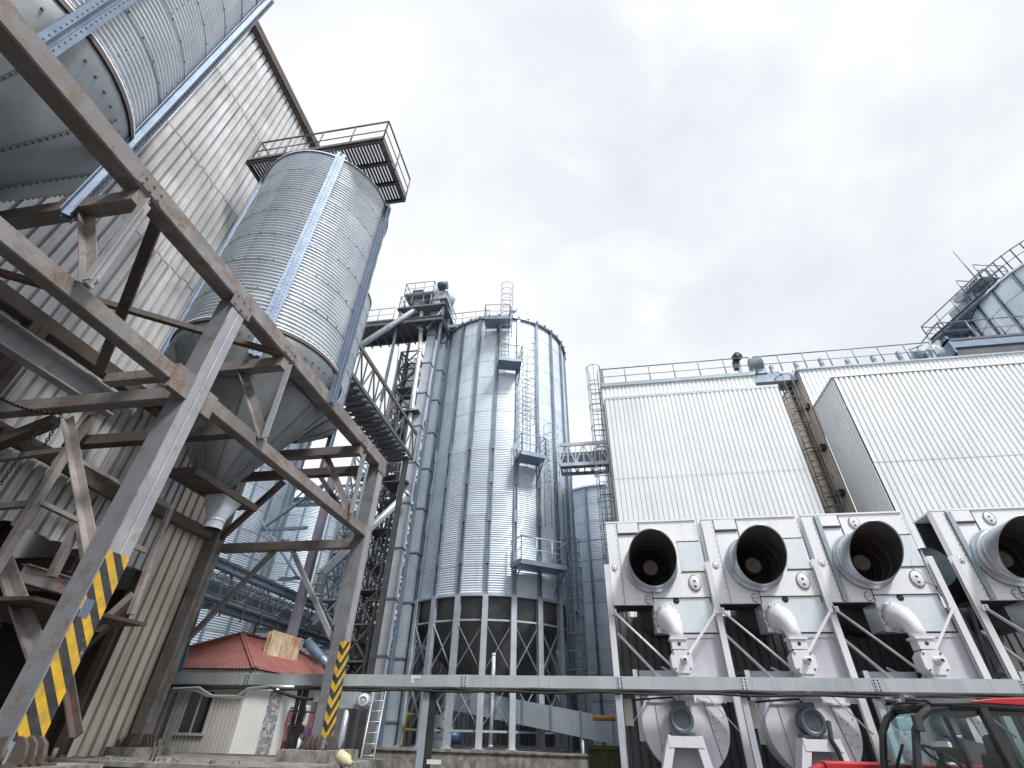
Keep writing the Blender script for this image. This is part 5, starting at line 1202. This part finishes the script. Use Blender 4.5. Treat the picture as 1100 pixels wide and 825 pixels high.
    m_.lathe([(.0,.452),(.154,.452)], 24, mc, (0,-1,0), m=1); m_.bb(mc.x-.13, mc.x+.13, mc.y-.36, mc.y-.12, mc.z+.2, mc.z+.31); m_.bb(mc.x-.22, mc.x+.22, mc.y-.38, mc.y-.06, mc.z-.27, mc.z-.2)
    m_.build('motor', [MOTOR, DGREY], T)
    m_ = MB(); pz = 2.0; px_ = mc.x; yy = mc.y-.42
    for sgn, xb in ((-1, -.62), (1, .42)):
        m_.beam((px_+sgn*.24, yy, pz), (px_+xb*1.5, yy, .02), .15, .4, up=(0,1,0))
    m_.bb(px_-.32, px_+.32, yy-.21, yy+.39, pz-.17, pz+.005); m_.prism([(-.25,0),(.25,0),(.6,-1.95),(-.75,-1.95)], V3((px_,yy+.23,pz-.06)), V3((px_,yy+.2,pz-.06)), V3((1,0,0)), V3((0,0,1)), 1); m_.build('pedestal', [LILACL, LILAC], T)
    m_ = MB(); m_.bb(X(.31), X(.47), yf-.52, yf-.4, 2.15, 2.6); m_.bb(X(.305), X(.475), yf-.53, yf-.52, 2.3, 2.595); jb = m_.build('junction_box', CREAMB, T)
    m_ = MB(); m_.tube([(X(.4), yf-.46, 2.15), (X(.39), yf-.46, 1.9), (X(.33), yf-.46, 1.5), (X(.33), yf-.46, .05)], .018, 7); m_.tube([(X(.46), yf-.46, 2.58), (X(1.0), yf-.48, 2.62), (X(1.3), yf-.5, 2.64), (X(1.36), yf-.5, 2.56)], .018, 7); m_.build('cable', RUBBER, jb)
    return T
dryer(.23, 'white fan dryer nearest the big silo, its lower fan fully in view')
dryer(2.62, 'white fan dryer second from the big silo, a black hose beside its lower fan')
dryer(4.99, 'white fan dryer directly behind the red vehicle cab, third from the silo', True, True)
dryer(7.88, 'right-hand white fan dryer cut by the picture edge, past the wide gap', False, True)
m_ = MB()
for k in range(3): m_.lathe([(.42,-.02),(.45,0),(.42,.02)], 32, (7.45, 14.6-k*.7, 5.2), (0,1,0))
m_.lathe([(.42,-1.4),(.42,1.2)], 32, (7.45, 13.9, 5.2), (0,1,0)); tag(m_.build('gap_duct', DUCT), 'round galvanised duct seen in the wide gap between the last two dryers', 'duct')
m_ = MB(); m_.bb(7.4, 7.9, 13.0, 14.5, .0, 4.4); m_.beam((7.5,12.7,2),(7.9,12.7,4.4),.06); m_.beam((7.45,12.8,4.4),(7.45,12.8,2.2),.07); tag(m_.build('dark_duct_box', DGREY), 'tall dark grey casing in the wide gap between the last two dryers', 'casing')

# ------------------------------------------------------------------ telehandler at the lower right corner
TX, TY0, TY1, GZ = 3.52, 7.2, 8.3, 0
V_ = thing('telehandler', 'red and black telehandler with glazed cab parked in front of the dryers', 'vehicle', (TX+1.2, 8.2, 0))
def bar(pts, r, nm, mt, par, n=8, sq=None):
    m_ = MB(); m_.tube(pts, r, n); return m_.build(nm, mt, par)
cab = MB()
def pillar(pts, w_, d_=None):
    for p, q in zip(pts, pts[1:]): cab.beam(p, q, w_, d_ or w_, 'bev')
ZS = [(3.16, .95), (3.18, 1.4), (3.25, 1.8), (3.36, 2.1), (3.46, 2.23), (3.6, 2.315), (3.8, 2.34)]
CY0, CY1 = 7.25, 8.06
for y in (CY0, CY1):
    cab.tube([(x, y, z) for x, z in ZS], .042, 8); cab.tube([(3.8, y, 2.345), (4.15, y, 2.35), (5.2, y, 2.32)], .05, 8)
    pillar([(4.3, y, .95), (4.16, y, 1.8), (4.12, y, 2.33)], .085 if y == CY0 else .045); pillar([(5.15, y, 1.0), (5.15, y, 2.3)], .1); pillar([(3.1, y, .93), (5.2, y, .93)], .14)
pillar([(3.12, CY0, .98), (3.12, CY1, .98)], .1); cab.tube([(3.58, CY0, 2.33), (3.58, CY1, 2.33)], .04, 8); pillar([(5.15, CY0, 2.3), (5.15, CY1, 2.3)], .1)
cabo = cab.build('cab_frame', CABB, V_)
m_ = MB(); m_.prism([(-.46,-.03), (.46,-.03), (.46,.0), (.38,.035), (-.38,.035), (-.46,0)], V3((3.6, (CY0+CY1)/2, 2.37)), V3((4.12, (CY0+CY1)/2, 2.385)), V3((0,1,0)), V3((0,0,1))); m_.build('roof', CABB, cabo, bevel=.01)
m_ = MB(); m_.prism([(0,.012), (.0,.0), (1.3,-.06), (1.3,.05), (.7,.055), (.25,.04)], V3((4.02, CY1+.05, 2.375)), V3((4.02, CY0-.06, 2.375)), V3((1,0,0)), V3((0,0,1))); m_.build('roof_rear', RED, cabo, bevel=.012)
m_ = MB()
for (x0, z0), (x1, z1) in zip(ZS[:6], ZS[1:6]): m_.quad((x0, CY1-.03, z0), (x0, CY0+.03, z0), (x1, CY0+.03, z1), (x1, CY1-.03, z1))
m_.build('windscreen', GLASSW, cabo)
for y, nm in ((CY0+.01, 'door_glass'), (CY1-.01, 'far_glass')):
    m_ = MB(); n0 = len(m_.v); q = [(x+.03, y, z) for x, z in ZS[:6]]+[(4.1, y, 2.31), (4.13, y, 1.8), (4.26, y, .98)]; m_.v += [V3(p) for p in q]; m_.face(tuple(range(len(q)))); m_.build(nm, GLASSG, cabo)
m_ = MB(); m_.quad((4.32, CY0+.01, 1.0), (5.1, CY0+.01, 1.0), (5.1, CY0+.01, 2.28), (4.18, CY0+.01, 2.3)); m_.build('side_glass', GLASSD, cabo)
m_ = MB(); m_.prism([(0,0), (.1,.06), (.55,.08), (.55,.0), (.35,-.03), (.25,0)], V3((3.52, CY0+.02, 2.25)), V3((3.52, CY0+.06, 2.25)), V3((1,0,0)), V3((0,0,1))); m_.bb(3.6, 4.1, CY0+.05, CY1-.05, 2.3, 2.335); m_.build('headlining', CABB, cabo)
for y, x, z in ((CY0+.3, 3.5, 2.42), (CY1-.1, 3.46, 2.42)):
    m_ = MB(); m_.lathe([(.02,-.15),(.042,-.11),(.048,0),(.045,.008)], 16, (x, y, z), (-1,-.2,0)); m_.lathe([(0,.01),(.041,.01)], 16, (x, y, z), (-1,-.2,0), m=1); m_.beam((x+.08,y,z-.02), (x+.14,y,z-.08), .02); m_.build('work_lamp', [CABB, LAMPM], cabo)
m_ = MB(); m_.tube([(3.52, CY1, 2.38), (3.5, CY0+.3, 2.38), (3.62, CY0, 2.36)], .014, 6); m_.build('lamp_rail', CABB, cabo)
m_ = MB(); m_.beam((3.40, CY0-.05, 2.24), (3.38, CY0-.06, 2.10), .08, .07, 'bev'); m_.build('mirror', CABB, cabo)
m_ = MB(); m_.tube([(3.13, CY0+.4, 1.4), (3.17, CY0+.45, 1.7), (3.22, CY0+.15, 1.95)], .012, 6); m_.beam((3.14, CY0+.42, 1.65), (3.24, CY0+.14, 1.98), .025, .012); m_.build('wiper', BLACK, cabo)
sc_ = V3((3.72, CY0+.4, 1.85)); nrm = V3((.62,0,.78)).normalized(); e1 = V3((0,1,0)); e2 = nrm.cross(e1)
m_ = MB(); q = [sc_+e1*math.cos(2*PI*k/28)*.19+e2*math.sin(2*PI*k/28)*.19 for k in range(29)]; m_.tube(q, .016, 8, 0, False)
for k in range(3): a_ = 2*PI*k/3+.5; m_.tube([sc_-nrm*.05, sc_+e1*math.cos(a_)*.19+e2*math.sin(a_)*.19], .013, 6)
m_.tube([sc_-nrm*.03, sc_-nrm*.45], .04, 10); m_.build('steering_wheel', BLACK, V_)
m_ = MB(); m_.bb(3.2, 3.5, CY0+.15, CY1-.1, 1.0, 1.6); m_.bb(3.85, 4.05, CY1-.2, CY1-.04, 1.82, 1.96, 1); m_.build('dashboard', [TEAL, BROWN], V_)
m_ = MB(); sx = 4.12
m_.prism([(-.3,0), (.22,0), (.26,.12), (.2,.16), (-.3,.12)], V3((sx, CY0+.15, 1.3)), V3((sx, CY0+.65, 1.3)), V3((1,0,0)), V3((0,0,1)))
m_.prism([(.0,.1), (.16,.08), (.26,.5), (.22,.6), (.12,.62), (.06,.4)], V3((sx, CY0+.17, 1.3)), V3((sx, CY0+.63, 1.3)), V3((1,0,0)), V3((0,0,1)))
m_.prism([(.12,.58), (.22,.58), (.25,.76), (.2,.8), (.14,.76)], V3((sx, CY0+.28, 1.3)), V3((sx, CY0+.52, 1.3)), V3((1,0,0)), V3((0,0,1))); m_.build('seat', CABB, V_, bevel=.03)
m_ = MB(); m_.prism([(0,0),(.3,0),(.3,.74),(0,.8)], V3((4.5, 8.9, 1.25)), V3((4.5, 8.6, 1.25)), V3((1,0,0)), V3((0,0,1))); m_.tube([(4.66, 8.75, 2.0), (4.66, 8.75, 2.26), (4.7, 8.75, 2.32)], .06, 12); m_.build('exhaust', DGREY, V_)
m_ = MB(); m_.bb(TX-.35, TX+3.2, TY0+.3, TY1+.85, .55, .95); m_.bb(TX+.2, TX+2.6, TY1+.35, TY1+1.0, .8, 1.32); m_.bb(TX+1.95, TX+3.3, TY0+.1, TY1+.8, .9, 1.38); m_.build('chassis', RED, V_, bevel=.05)
m_ = MB(); m_.beam((TX+3.0, TY1+.16, 1.62), (TX-.85, TY1+.16, 1.62), .28, .32, 'bev'); m_.beam((TX-.83, TY1+.16, 1.62), (TX-2.2, TY1+.16, 1.1), .24, .28, 'bev'); m_.beam((TX-2.15, TY1+.16, 1.14), (TX-2.4, TY1+.16, .45), .22, .3, 'bev'); m_.build('boom', RED, V_)
m_ = MB(); m_.bb(TX-2.5, TX-2.42, TY0+.2, TY1+1.0, .25, .9)
for y in (TY0+.5, TY1+.6): m_.bb(TX-3.6, TX-2.5, y-.06, y+.06, .2, .26)
m_.build('fork_carriage', BLACK, V_)
m_ = MB(); m_.bb(TX+2.7, TX+3.3, TY0+.4, TY1+.5, 1.35, 1.85); m_.build('rear_body', RED, V_, bevel=.04)
for x in (TX+.05, TX+2.6):
    for y in (TY0+.1, TY1+.85):
        s = -1 if y < 8 else 1
        m_ = MB(); m_.lathe([(.3,-.18),(.5,-.2),(.58,-.14),(.6,0),(.58,.14),(.5,.2),(.3,.18)], 36, (x, y, .6), (0,1,0))
        for k in range(22): a_ = 2*PI*k/22; m_.box((x+math.cos(a_)*.6, y+(.07 if k % 2 else -.07), .6+math.sin(a_)*.6), (.06,.2,.06), 0)
        wh = m_.build('wheel', RUBBER, V_)
        m_ = MB(); m_.lathe([(0,-.1),(.12,-.1),(.16,-.04),(.26,-.04),(.31,-.17),(.32,-.17),(.32,.17),(.26,.04),(0,.05)], 28, (x, y, .6), (0,-s*-1,0)); m_.build('rim', WHITEP, wh)
m_ = MB(); m_.tube([(TX-.05, TY0+.2, .95), (TX-.5, TY0+.25, 1.0), (TX-.55, TY0+.25, .7)], .03, 8); m_.bb(TX-.6, TX+.65, TY0-.02, TY0+.35, 1.0, 1.06) ; m_.build('fender', CABB, V_)
# cable lying on the third dryer's fan
m_ = MB(); c0 = P(893,790,Y=11.6); m_.tube([P(890,775,Y=11.7), P(893,795,Y=11.6), P(900,806,Y=11.6), P(906,822,Y=11.6), P(910,840,Y=11.6)], .04, 10); tag(m_.build('black_hose', RUBBER), 'thick black hose hanging beside the lower fan left of the vehicle', 'hose')
